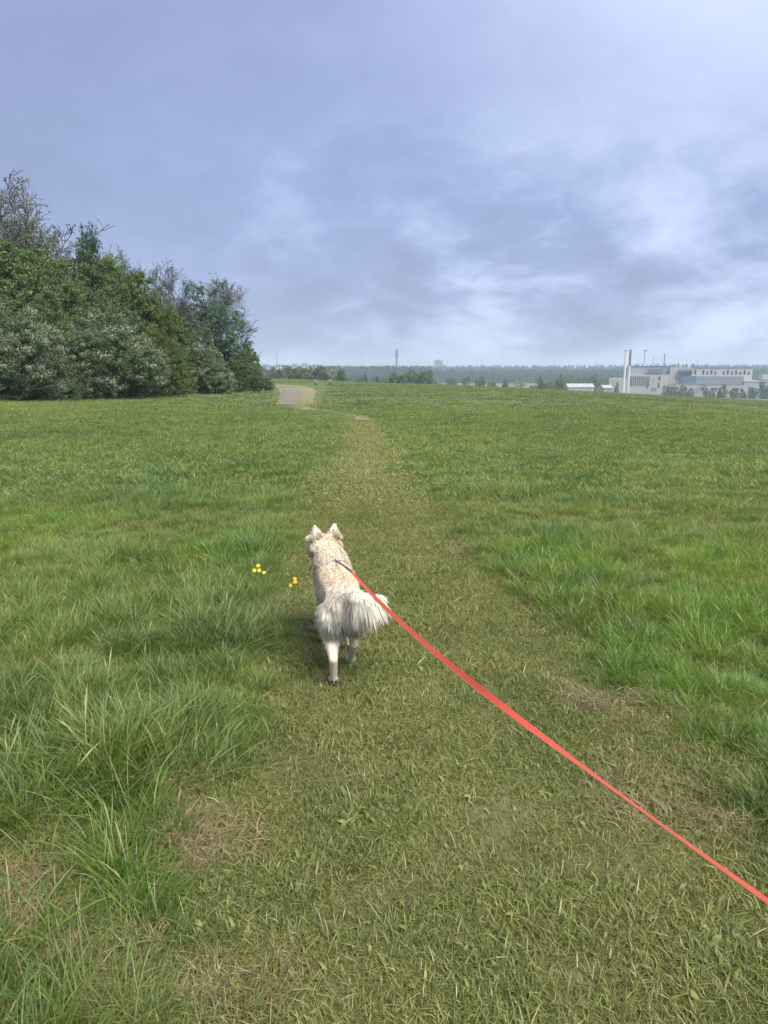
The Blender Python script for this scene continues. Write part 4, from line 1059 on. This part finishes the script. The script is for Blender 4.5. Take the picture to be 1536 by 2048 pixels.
# pale boulder-like white flower clumps in the meadow
def umbel(u, v, n, w, label):
    p0 = ground_hit(u, v)
    g = np.random.default_rng(int(u)); r_ = w / F * p0.y / 2
    x_ = p0.x + g.normal(0, r_ * 0.5, n); y_ = p0.y + g.normal(0, r_ * 1.0, n); z_ = height(x_, y_) + g.uniform(0.35, 0.7, n)
    V, Fc, T = leaf_cloud(np.stack([x_, y_, z_], -1), np.full(n, 0.09), 8, 0.09, g=g, squash=0.3)
    o = empty('cow_parsley', (p0.x, p0.y, p0.z), label=label, cat='wild flowers', group='white wild flowers in the meadow')
    off = np.array([p0.x, p0.y, p0.z])
    link('flower_head', np_mesh('flower_head', V - off, Fc, [M['blossom']], attrs={'tint': ('FLOAT_COLOR', T)}), o, kind='stuff')
    m = MB()
    for q in range(n): m.tube([(x_[q] - off[0], y_[q] - off[1], height(x_[q], y_[q]) - off[2] - 0.03), (x_[q] - off[0], y_[q] - off[1], z_[q] - off[2])], [0.006, 0.004], 3)
    m.build('stem', M['leaf_green'], o, kind='stuff')
umbel(632, 771, 26, 8, 'white flowers growing right of the gravel path'); umbel(660, 771, 26, 8, 'white flowers further right beyond the gravel path')
umbel(996, 774, 30, 12, 'pale flowers in the middle of the far meadow'); umbel(940, 777, 30, 14, 'pale flowers left of the middle of the far meadow')

# ------------------------------------------------------------------ the dog
hindl = at_z(667, 1352, 0.0)
YAW = R(9)
fw = Vector((-math.sin(YAW), math.cos(YAW), 0)); rt = Vector((math.cos(YAW), math.sin(YAW), 0))
org = hindl - fw * (-0.30) - rt * (-0.062)
org.z = hz(org.x, org.y) + 0.012
dog = empty('dog', org, YAW, label='fluffy cream coloured dog walking away along the mown path', cat='dog')
caps = []      # (p0, r0, p1, r1)  tapered limbs;   ells: (centre, radii, rot)
def chain(pts):
    for a_, b_ in zip(pts, pts[1:]): caps.append((Vector(a_[:3]), a_[3], Vector(b_[:3]), b_[3]))
chain([(0.005, -0.25, .410, .088), (0.0, -0.12, .410, .098), (0, 0.02, .402, .108), (0, 0.14, .398, .112), (-.005, 0.22, .420, .100), (-.015, .29, .470, .092), (-.03, .34, .520, .086)])
chain([(0, 0.16, .34, .09), (0, .26, .35, .075)])                              # chest
HD = Vector((-.045, .395, .560))
MZ = Vector((-.32, .94, -.12)).normalized()
side = MZ.cross(Vector((0, 0, 1))).normalized(); upv = side.cross(MZ)
def hp(f, s, u): return HD + MZ * f + side * s + upv * u
chain([(-.03, .34, .520, .07), (HD.x, HD.y, HD.z, .074)])
chain([(*hp(.0, .042, -.005), .060), (*hp(.0, -.042, -.005), .060)])
chain([(*hp(.03, 0, -.005), .056), (*hp(.085, 0, -.018), .036), (*hp(.145, 0, -.022), .025)])
chain([(*hp(.02, .035, -.02), .035), (*hp(.0, -.035, -.02), .035)])
# tail: base on the rump, out to the right and curling forward
TAIL = [(.02, -.305, .462, .028), (.045, -.365, .482, .025), (.085, -.395, .482, .023), (.130, -.385, .468, .021), (.165, -.345, .458, .019), (.178, -.30, .445, .014)]
chain(TAIL)
chain([(0.005, -0.25, .405, .08), TAIL[0]])
# legs
chain([(-.052, -.24, .37, .070), (-.062, -.19, .29, .056), (-.064, -.25, .22, .038), (-.066, -.345, .155, .023), (-.063, -.325, .07, .0185), (-.062, -.312, .030, .020)])
chain([(-.062, -.312, .03, .021), (-.062, -.272, .022, .022)])
chain([(.055, -.24, .37, .070), (.066, -.13, .29, .056), (.066, -.13, .22, .038), (.062, -.14, .15, .024), (.055, -.085, .075, .019), (.053, -.055, .032, .020)])
chain([(.053, -.055, .03, .021), (.053, -.018, .022, .022)])
chain([(.048, .20, .34, .060), (.060, .15, .24, .038), (.070, .14, .13, .023), (.066, .09, .062, .019), (.066, .10, .032, .021)])
chain([(-.048, .20, .34, .060), (-.058, .19, .24, .038), (-.062, .25, .12, .022), (-.064, .29, .04, .020), (-.064, .325, .022, .022)])
bm = bmesh.new()
def add_cap(p0, r0, p1, r1):
    n = 8
    for k in range(n + 1):
        f = k / n; bmesh.ops.create_icosphere(bm, subdivisions=2, radius=r0 * (1 - f) + r1 * f, matrix=Matrix.Translation(p0.lerp(p1, f)))
for c_ in caps: add_cap(*c_)
def ell(c, rx, ry, rz_, rot=None):
    m_ = Matrix.Translation(Vector(c)) @ (rot.to_4x4() if rot else Matrix.Identity(4)) @ Matrix.Diagonal((rx, ry, rz_, 1))
    bmesh.ops.create_icosphere(bm, subdivisions=3, radius=1.0, matrix=m_)
# toes
for (x_, y_, z_) in ((-.062, -.272, .016), (.053, -.018, .016), (-.064, .325, .016)):
    for k in (-1.5, -.5, .5, 1.5): ell((x_ + k * .011, y_ + .014 - abs(k) * .004, z_), .0085, .018, .012)
for k in (-1.5, -.5, .5, 1.5): ell((.066 + k * .011, .095 - abs(k) * .003, .018), .0085, .012, .018)
# ears: thin shells
for s_ in (-1, 1):
    base_ = hp(-.015, s_ * .050, .046); tip = hp(-.020, s_ * .062, .122)
    for k in range(11):
        f = k / 10; c_ = base_.lerp(tip, f); w_ = .030 * (1 - f ** 2.2) + .009
        rot = Matrix((side, MZ, upv)).transposed()
        m_ = Matrix.Translation(c_) @ rot.to_4x4() @ Matrix.Diagonal((w_, .0095, .014, 1))
        bmesh.ops.create_icosphere(bm, subdivisions=2, radius=1.0, matrix=m_)
me0 = bpy.data.meshes.new('dog_raw'); bm.to_mesh(me0); bm.free()
tmp = bpy.data.objects.new('dog_raw', me0); COL.objects.link(tmp)
rm = tmp.modifiers.new('r', 'REMESH'); rm.mode = 'VOXEL'; rm.voxel_size = 0.0055
sm = tmp.modifiers.new('s', 'SMOOTH'); sm.factor = 0.5; sm.iterations = 5
dg = bpy.context.evaluated_depsgraph_get(); dg.update()
ev = tmp.evaluated_get(dg); body = bpy.data.meshes.new_from_object(ev)
bpy.data.objects.remove(tmp); bpy.data.meshes.remove(me0)
body.name = 'body'
nv = len(body.vertices); VB = np.empty(nv * 3, np.float32); body.vertices.foreach_get('co', VB); VB = VB.reshape(-1, 3)
NB = np.empty(nv * 3, np.float32); body.vertices.foreach_get('normal', NB); NB = NB.reshape(-1, 3)
body.calc_loop_triangles(); nt_ = len(body.loop_triangles); TB = np.empty(nt_ * 3, np.int32); body.loop_triangles.foreach_get('vertices', TB); TB = TB.reshape(-1, 3)
for p_ in body.polygons: p_.use_smooth = True
HDn = np.array(HD); MZn = np.array(MZ)
tail_pts = np.array([t_[:3] for t_ in TAIL])
def seg_d(P, A, B):
    t_ = np.clip(((P - A) @ (B - A)) / ((B - A) @ (B - A)), 0, 1)[:, None]; return np.linalg.norm(P - (A + (B - A) * t_), axis=1)
def tail_dist(P): return np.min([seg_d(P, tail_pts[k], tail_pts[k + 1]) for k in range(1, len(tail_pts) - 1)], axis=0)
def sstep(x, a, b):
    t_ = np.clip((x - a) / (b - a), 0, 1); return t_ * t_ * (3 - 2 * t_)
CREAM = np.array([.97, .91, .80]); APR = np.array([.95, .82, .64]); WHT = np.array([.965, .922, .825]); PADC = np.array([.035, .03, .03])
def coat(P, Nn):
    x_, y_, z_ = P.T
    c = np.tile(CREAM, (len(P), 1))
    def bl(c, t, w): return c * (1 - w[:, None]) + t * w[:, None]
    n1 = vnoise(x_ * 10 + y_ * 4, y_ * 10 + z_ * 9, 0.7)
    back = sstep(z_, .40, .50) * sstep(y_, -.28, -.1) * sstep(-y_, -.40, -.2)
    c = bl(c, APR, 0.60 * back * (0.85 + .2 * n1))
    head = sstep(np.linalg.norm(P - HDn, axis=1) * -1, -.14, -.07)
    c = bl(c, APR, 0.65 * head * (0.8 + 0.25 * n1))
    rump = sstep(-y_, .12, .30) * sstep(-z_, -.47, -.34)
    c = bl(c, WHT, 0.85 * rump)
    tl = sstep(-tail_dist(P), -.10, -.04)
    c = bl(c, WHT, 0.8 * tl)
    leg = sstep(-z_, -.24, -.16)
    c = bl(c, APR * 0.85 + CREAM * 0.15, leg * 0.9)
    c = bl(c, WHT, sstep(-z_, -.10, -.03) * 0.4)
    return c
cb = coat(VB, NB) ** 1.3 * 0.9
a_ = body.attributes.new('coat', 'FLOAT_COLOR', 'POINT'); a_.data.foreach_set('color', np.hstack([cb, np.ones((nv, 1))]).astype(np.float32).ravel())
fm, ft, fo = new_mat('dog_fur')
at_ = N(ft, 'ShaderNodeAttribute', attribute_name='coat')
dfu = N(ft, 'ShaderNodeBsdfDiffuse'); L(ft, at_.outputs['Color'], dfu.inputs[0])
tfu = N(ft, 'ShaderNodeBsdfTranslucent'); L(ft, at_.outputs['Color'], tfu.inputs[0])
mfu = N(ft, 'ShaderNodeMixShader', inp={0: 0.30}); L(ft, dfu.outputs[0], mfu.inputs[1]); L(ft, tfu.outputs[0], mfu.inputs[2]); L(ft, mfu.outputs[0], fo.inputs[0])
sm_, st_, so_ = new_mat('dog_skin')
at2 = N(st_, 'ShaderNodeAttribute', attribute_name='coat'); ds_ = N(st_, 'ShaderNodeBsdfPrincipled', inp={'Roughness': 0.9}); L(st_, at2.outputs['Color'], ds_.inputs['Base Color']); L(st_, ds_.outputs[0], so_.inputs[0])
body.materials.clear(); body.materials.append(sm_)
link('body', body, dog)
# fur: tapered strands combed over the body
g = np.random.default_rng(42)
def fur(n_clump, per, g):
    A, B, C_ = VB[TB[:, 0]], VB[TB[:, 1]], VB[TB[:, 2]]
    ar = np.linalg.norm(np.cross(B - A, C_ - A), axis=1)
    cen = (A + B + C_) / 3
    td = tail_dist(cen)
    w = ar * np.where(td < .035, 2.8, 1.0) * np.where((cen[:, 2] < .2), 1.5, 1.0) * np.where(np.linalg.norm(cen - HDn, axis=1) < .12, 1.6, 1.0)
    w /= w.sum()
    t_ = g.choice(len(TB), n_clump, p=w)
    def pt(t_):
        r1 = np.sqrt(g.random(len(t_)))[:, None]; r2 = g.random(len(t_))[:, None]
        wa, wb, wc = 1 - r1, r1 * (1 - r2), r1 * r2
        nn = NB[TB[t_, 0]] * wa + NB[TB[t_, 1]] * wb + NB[TB[t_, 2]] * wc
        return A[t_] * wa + B[t_] * wb + C_[t_] * wc, nn / (np.linalg.norm(nn, axis=1)[:, None] + 1e-9)
    P, Nn = pt(t_)
    x_, y_, z_ = P.T
    # comb direction: backwards along the trunk, down on the breeches and legs
    comb = np.tile(np.array([0, -1.0, -.25]), (n_clump, 1))
    dh = np.linalg.norm(P - HDn, axis=1)
    hd = sstep(-dh, -.13, -.07)[:, None]; comb = comb * (1 - hd) + (-MZn + np.array([0, 0, -.1])) * hd
    rump = sstep(-y_, .16, .27)[:, None]; comb = comb * (1 - rump) + np.array([0, -.35, -1.0]) * rump
    leg = sstep(-z_, -.30, -.20)[:, None]; comb = comb * (1 - leg) + np.array([0, -.1, -1.0]) * leg
    tdist = tail_dist(P); tl = sstep(-tdist, -.05, -.03)
    i_ = np.argmin(np.linalg.norm(P[:, None] - tail_pts[None], axis=2), axis=1)
    tdir = np.gradient(tail_pts, axis=0); tdir /= np.linalg.norm(tdir, axis=1)[:, None]
    tc_ = tdir[i_] * 0.35 + np.array([-0.12, -.1, -0.95])
    comb = comb * (1 - tl[:, None]) + tc_ * tl[:, None]
    ln = np.full(n_clump, .034)
    ruff = sstep(y_, .12, .24) * sstep(-dh, -.30, -.12) * (1 - hd[:, 0]); ln = ln + .032 * ruff
    ln = ln * (1 - hd[:, 0]) + .020 * hd[:, 0]
    ln = ln + .034 * rump[:, 0] * sstep(z_, .19, .31)
    lg = sstep(-z_, -.30, -.17); ln = ln * (1 - lg) + .011 * lg
    ears = ((P - HDn) @ np.array(upv)) > .078; ln = np.where(ears, .012, ln)
    muz = ((P - HDn) @ MZn) > .06; ln = np.where(muz, .006, ln)
    belly = sstep(-Nn[:, 2], .3, .8) * (z_ > .22) * (1 - rump[:, 0]); ln = ln + .02 * belly
    tpos = i_ / (len(tail_pts) - 1.0)
    ln = ln * (1 - tl) + tl * np.where(Nn[:, 2] < .25, .125 - .035 * tpos, .042)
    ln = ln * g.uniform(.75, 1.2, n_clump)
    lay = np.where(hd[:, 0] > .5, .22, .24) * np.ones(n_clump); lay = np.where(tl > .5, np.where(Nn[:, 2] < .25, .22, .6), lay); lay = np.where(rump[:, 0] * (z_ > .2) > .5, .20, lay)
    lay = np.where(lg > .5, .25, lay); lay = np.where(ears, .3, lay)
    comb = comb - (np.sum(comb * Nn, axis=1) * (Nn * (np.sum(comb * Nn, axis=1) < 0)[:, None]).T).T
    comb /= np.linalg.norm(comb, axis=1)[:, None] + 1e-9
    D0 = Nn * lay[:, None] + comb; D0 += g.normal(0, .11, D0.shape); D0 /= np.linalg.norm(D0, axis=1)[:, None]
    tipc = P + D0 * ln[:, None]; tipc[:, 2] -= ln * .10
    # strands around every clump centre
    n = n_clump * per; ci = np.repeat(np.arange(n_clump), per)
    # tangent jitter
    q = g.normal(0, 1, (n, 3)); q -= np.sum(q * Nn[ci], axis=1)[:, None] * Nn[ci]
    rr_ = .0065 + .03 * (ln[ci] - .02).clip(0, .1)
    r0 = P[ci] + q * (rr_ * .6)[:, None] - Nn[ci] * .003
    l_ = g.uniform(.7, 1.15, n)
    tip = r0 + (tipc[ci] - P[ci]) * l_[:, None]; tip = tip * .78 + (P[ci] + (tipc[ci] - P[ci]) * l_[:, None]) * .22 + g.normal(0, 1, (n, 3)) * (ln[ci] * .07)[:, None]
    mid = (r0 + tip) / 2 + Nn[ci] * (ln[ci] * .10)[:, None]
    S = np.linspace(0, 1, 4)
    W = np.array([1.0, .95, .7, .08]) 
    wd_ = np.cross(tip - r0, g.normal(0, .35, (n, 3)) + Nn[ci]); wd_ /= np.linalg.norm(wd_, axis=1)[:, None] + 1e-9
    w0 = (.0013 + .009 * ln[ci].clip(0, .1)) * g.uniform(.6, 1.2, n)
    V = np.empty((n, 4, 2, 3))
    for k, s_ in enumerate(S):
        c_ = (1 - s_) ** 2 * r0 + 2 * s_ * (1 - s_) * mid + s_ ** 2 * tip
        V[:, k, 0] = c_ - wd_ * (w0 * W[k])[:, None]; V[:, k, 1] = c_ + wd_ * (w0 * W[k])[:, None]
    b_ = np.arange(n)[:, None] * 8 + np.arange(3)[None] * 2
    Fc = np.stack([b_, b_ + 1, b_ + 3, b_ + 2], -1).reshape(-1, 4)
    cc = coat(P, Nn)[ci] * g.uniform(.965, 1.02, n_clump)[ci][:, None] * g.uniform(.97, 1.01, n)[:, None]
    nrm = Nn[ci] + g.normal(0, .10, (n, 3)); nrm += .25 * D0[ci]; nrm[:, 2] += .1; nrm /= np.linalg.norm(nrm, axis=1)[:, None]
    return V.reshape(-1, 3), Fc, np.repeat(np.clip(cc * 1.01, 0, .98), 8, axis=0), np.repeat(nrm, 8, axis=0)
V, Fc, cc, nn = fur(12000, 8, g)
link('fur', np_mesh('fur', V, Fc, [fm], True, attrs={'coat': ('FLOAT_COLOR', cc)}, normals=nn), dog, kind='stuff')
M['black'] = plain('black_rubbery_skin', (0.02, 0.018, 0.018), 0.5, 0.2, 40)
M['eye'] = plain('dark_eye', (0.03, 0.015, 0.01), 0.1, 0.1, 40)
def blobs(name, items, mat, parent):
    b_ = bmesh.new()
    for c_, rx, ry, rz_ in items: bmesh.ops.create_icosphere(b_, subdivisions=2, radius=1, matrix=Matrix.Translation(Vector(c_)) @ Matrix.Diagonal((rx, ry, rz_, 1)))
    me_ = bpy.data.meshes.new(name); b_.to_mesh(me_); b_.free(); me_.materials.append(M[mat])
    for p_ in me_.polygons: p_.use_smooth = True
    return link(name, me_, parent)
blobs('nose', [(hp(.172, 0, -.014), .013, .010, .010)], 'black', dog)
for s_ in (-1, 1): blobs('eye', [(hp(.062, s_ * .034, .012), .009, .009, .009)], 'eye', dog)
blobs('paw_pad', [((-.062, -.318, .010), .018, .014, .009), ((-.072, -.334, .030), .007, .006, .009), ((-.052, -.334, .030), .007, .006, .009)], 'black', dog)
blobs('paw_pad', [((.066, .078, .030), .019, .008, .020), ((.056, .072, .055), .007, .006, .008), ((.076, .072, .055), .007, .006, .008)], 'black', dog)
blobs('paw_pad', [((.053, -.062, .010), .018, .014, .009)], 'black', dog)
# harness: collar band round the base of the neck, ring on top, short strap back to the clip
M['strap'] = plain('grey_violet_webbing', (0.13, 0.11, 0.14), 0.8, 0.2, 60)
M['metal'] = plain('bright_steel_ring', (0.36, 0.36, 0.37), 0.25, 0.05, 30, metallic=1.0)
M['coral'] = plain('coral_red_webbing', (0.64, 0.075, 0.036), 0.7, 0.30, 260, bump=0.5)
NC = Vector((-.014, .255, .435)); NDIR = Vector((-.03, .12, .10)).normalized()
ca = NDIR.cross(Vector((0, 0, 1))).normalized(); cbv = ca.cross(NDIR)
b_ = bmesh.new(); rings = []
for k in range(36):
    th = k * 2 * math.pi / 36; rx_, rz_ = .098, .113
    rings.append([b_.verts.new(NC + ca * (math.cos(th) * (rx_ + o_)) + cbv * (math.sin(th) * (rz_ + o_)) + NDIR * w_) for o_, w_ in ((0, -.009), (.003, -.009), (.003, .009), (0, .009))])
for k in range(36):
    A_, B_ = rings[k], rings[(k + 1) % 36]
    for q in range(4): b_.faces.new((A_[q], A_[(q + 1) % 4], B_[(q + 1) % 4], B_[q]))
me_ = bpy.data.meshes.new('collar'); b_.to_mesh(me_); b_.free(); me_.materials.append(M['strap']); col = link('collar', me_, dog)
def ring(name, c, r1, r2, ax, mat, parent, n=20):
    b_ = bmesh.new(); rs = []; ax = Vector(ax).normalized(); e1 = ax.orthogonal().normalized(); e2 = ax.cross(e1)
    for k in range(n):
        th = k * 2 * math.pi / n; d_ = e1 * math.cos(th) + e2 * math.sin(th)
        rs.append([b_.verts.new(Vector(c) + d_ * (r1 + r2 * math.cos(q * math.pi / 3)) + ax * (r2 * math.sin(q * math.pi / 3))) for q in range(6)])
    for k in range(n):
        A_, B_ = rs[k], rs[(k + 1) % n]
        for q in range(6): b_.faces.new((A_[q], A_[(q + 1) % 6], B_[(q + 1) % 6], B_[q]))
    me_ = bpy.data.meshes.new(name); b_.to_mesh(me_); b_.free(); me_.materials.append(M[mat]); return link(name, me_, parent)
ctop = NC + cbv * .118
ring('buckle', ctop, .011, .0022, (0.1, -.6, .7), 'metal', col)

# ------------------------------------------------------------------ the leash
dw = Matrix.Translation(org) @ Matrix.Rotation(YAW, 4, 'Z')
A0 = at_depth(701, 1141, 3.78); B0 = at_depth(1640, 1878, 0.66)
def bez(s, sag=0.045):
    p_ = A0.lerp(B0, s); p_.z -= sag * 4 * s * (1 - s); return p_
n_ = 160; prev = None; edge_pts = []
b_ = bmesh.new(); camv = Vector((0, 0, EYE))
for k in range(n_ + 1):
    s_ = (k / n_); c_ = bez(s_); t_ = (bez(min(s_ + .01, 1)) - bez(max(s_ - .01, 0))).normalized()
    view = (c_ - camv).normalized(); wdir = t_.cross(view).normalized(); nrm_ = wdir.cross(t_).normalized()
    dpt = 3.78 + (0.66 - 3.78) * s_
    # turn of the flat webbing about its own length: flat in the middle, edge on nearer the hand
    tw = np.interp(s_, [0, .10, .3, .55, .68, .78, .86, .91, .955, 1.0], [1.0, .5, .3, .3, .2, .8, 1.32, 1.44, 1.36, 1.28])
    wv = wdir * math.cos(tw) + nrm_ * math.sin(tw); nv_ = wv.cross(t_).normalized()
    hw, th_ = .0074, .0011
    cur = [b_.verts.new(c_ + wv * (hw * i_) + nv_ * (th_ * j_)) for i_, j_ in ((-1, -1), (1, -1), (1, 1), (-1, 1))]
    if prev:
        for q in range(4): b_.faces.new((prev[q], prev[(q + 1) % 4], cur[(q + 1) % 4], cur[q]))
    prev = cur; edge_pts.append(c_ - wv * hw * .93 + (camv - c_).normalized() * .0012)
bmesh.ops.recalc_face_normals(b_, faces=b_.faces)
me_ = bpy.data.meshes.new('webbing'); b_.to_mesh(me_); b_.free(); me_.materials.append(M['coral'])
leash = empty('leash', A0, label='long flat coral red leash stretched from the dog to the right edge', cat='leash')
w_ = link('webbing', me_, leash); w_.location = -A0
M['edge'] = plain('orange_highlight_piping', (0.62, 0.27, 0.13), 0.8, 0.3, 300)
m = MB(); m.tube([p_ - A0 for p_ in edge_pts], [.0011] * len(edge_pts), 4); m.build('highlight_piping', M['edge'], leash)  # lighter orange piping, the highlight along the edge put into its colour
# clip and dark end strap between the ring and the webbing
m = MB(); e_ = dw @ ctop
m.tube([A0 - A0, (A0.lerp(e_, .45) - A0), (e_ - A0)], [.0065, .0055, .004], 8); m.build('end_strap', M['strap'], leash)
m = MB(); m.tube([Vector((0, 0, 0)), (bez(.014) - A0)], [.007, .008], 8); m.build('clip', M['dsteel'], leash)

# ------------------------------------------------------------------ buttercups
M['petal'] = plain('glossy_yellow_petal', (0.86, 0.66, 0.02), 0.35, 0.06, 30)
M['stem'] = plain('green_yellow_stem', (0.16, 0.21, 0.05), 0.7, 0.1, 30)
M['centre'] = plain('orange_yellow_centre', (0.62, 0.42, 0.02), 0.7, 0.1, 60)
def buttercup(heads, root, Yd, label):
    r0 = at_y(root[0], root[1], Yd); zg = hz(r0.x, Yd)
    o = empty('buttercup', (r0.x, Yd, zg), label=label, cat='flower', group='buttercups in the grass left of the dog')
    g = np.random.default_rng(int(root[0]))
    for (u, v, dy, tilt) in heads:
        p = at_y(u, v, Yd + dy) - Vector((r0.x, Yd, zg))
        m = MB(); mid_ = Vector((p.x * .45 + .008, p.y * .5, p.z * .55)); m.tube([(0, 0, -.02), mid_, p], [.0018, .0015, .0012], 5); m.build('stem', M['stem'], o)
        m = MB(); ax = Vector((g.normal(0, .35), -0.9, tilt)).normalized(); e1 = ax.orthogonal().normalized(); e2 = ax.cross(e1)
        h_ = empty('flower_head', p); h_.parent = o
        for k in range(5):
            th = k * 2 * math.pi / 5; d_ = e1 * math.cos(th) + e2 * math.sin(th); s2 = ax.cross(d_)
            pts = []
            for (r_, w2, up_) in ((0.001, .002, 0), (.0055, .0055, .002), (.0095, .006, .0045), (.012, .0026, .0065)):
                pts.append((d_ * r_ - s2 * w2 + ax * up_, d_ * r_ + s2 * w2 + ax * up_))
            bb = bmesh.new()
            vs = [[bb.verts.new(q) for q in pr] for pr in pts]; vt = [[bb.verts.new(q - ax * .0006) for q in pr] for pr in pts]
            for a1, a2 in zip(vs, vs[1:]): bb.faces.new((a1[0], a1[1], a2[1], a2[0]))
            for a1, a2 in zip(vt, vt[1:]): bb.faces.new((a1[1], a1[0], a2[0], a2[1]))
            mm = bpy.data.meshes.new('petal'); bb.to_mesh(mm); bb.free(); mm.materials.append(M['petal']); link('petal', mm, h_)
        bb = bmesh.new(); bmesh.ops.create_icosphere(bb, subdivisions=1, radius=.0030, matrix=Matrix.Translation(ax * .002)); mm = bpy.data.meshes.new('flower_centre'); bb.to_mesh(mm); bb.free(); mm.materials.append(M['centre']); link('flower_centre', mm, h_)
buttercup([(517, 1132, .03, .9), (509, 1141, 0, .5), (519, 1141, -.02, .6), (529, 1146, 0, 1.2)], (519, 1190), 4.45, 'buttercup with four yellow flowers, further left of the dog')
buttercup([(589, 1158, .03, 1.2), (590, 1164, 0, .8), (583, 1170, -.02, .4)], (578, 1200), 4.25, 'buttercup with three yellow flowers, close to the dog')
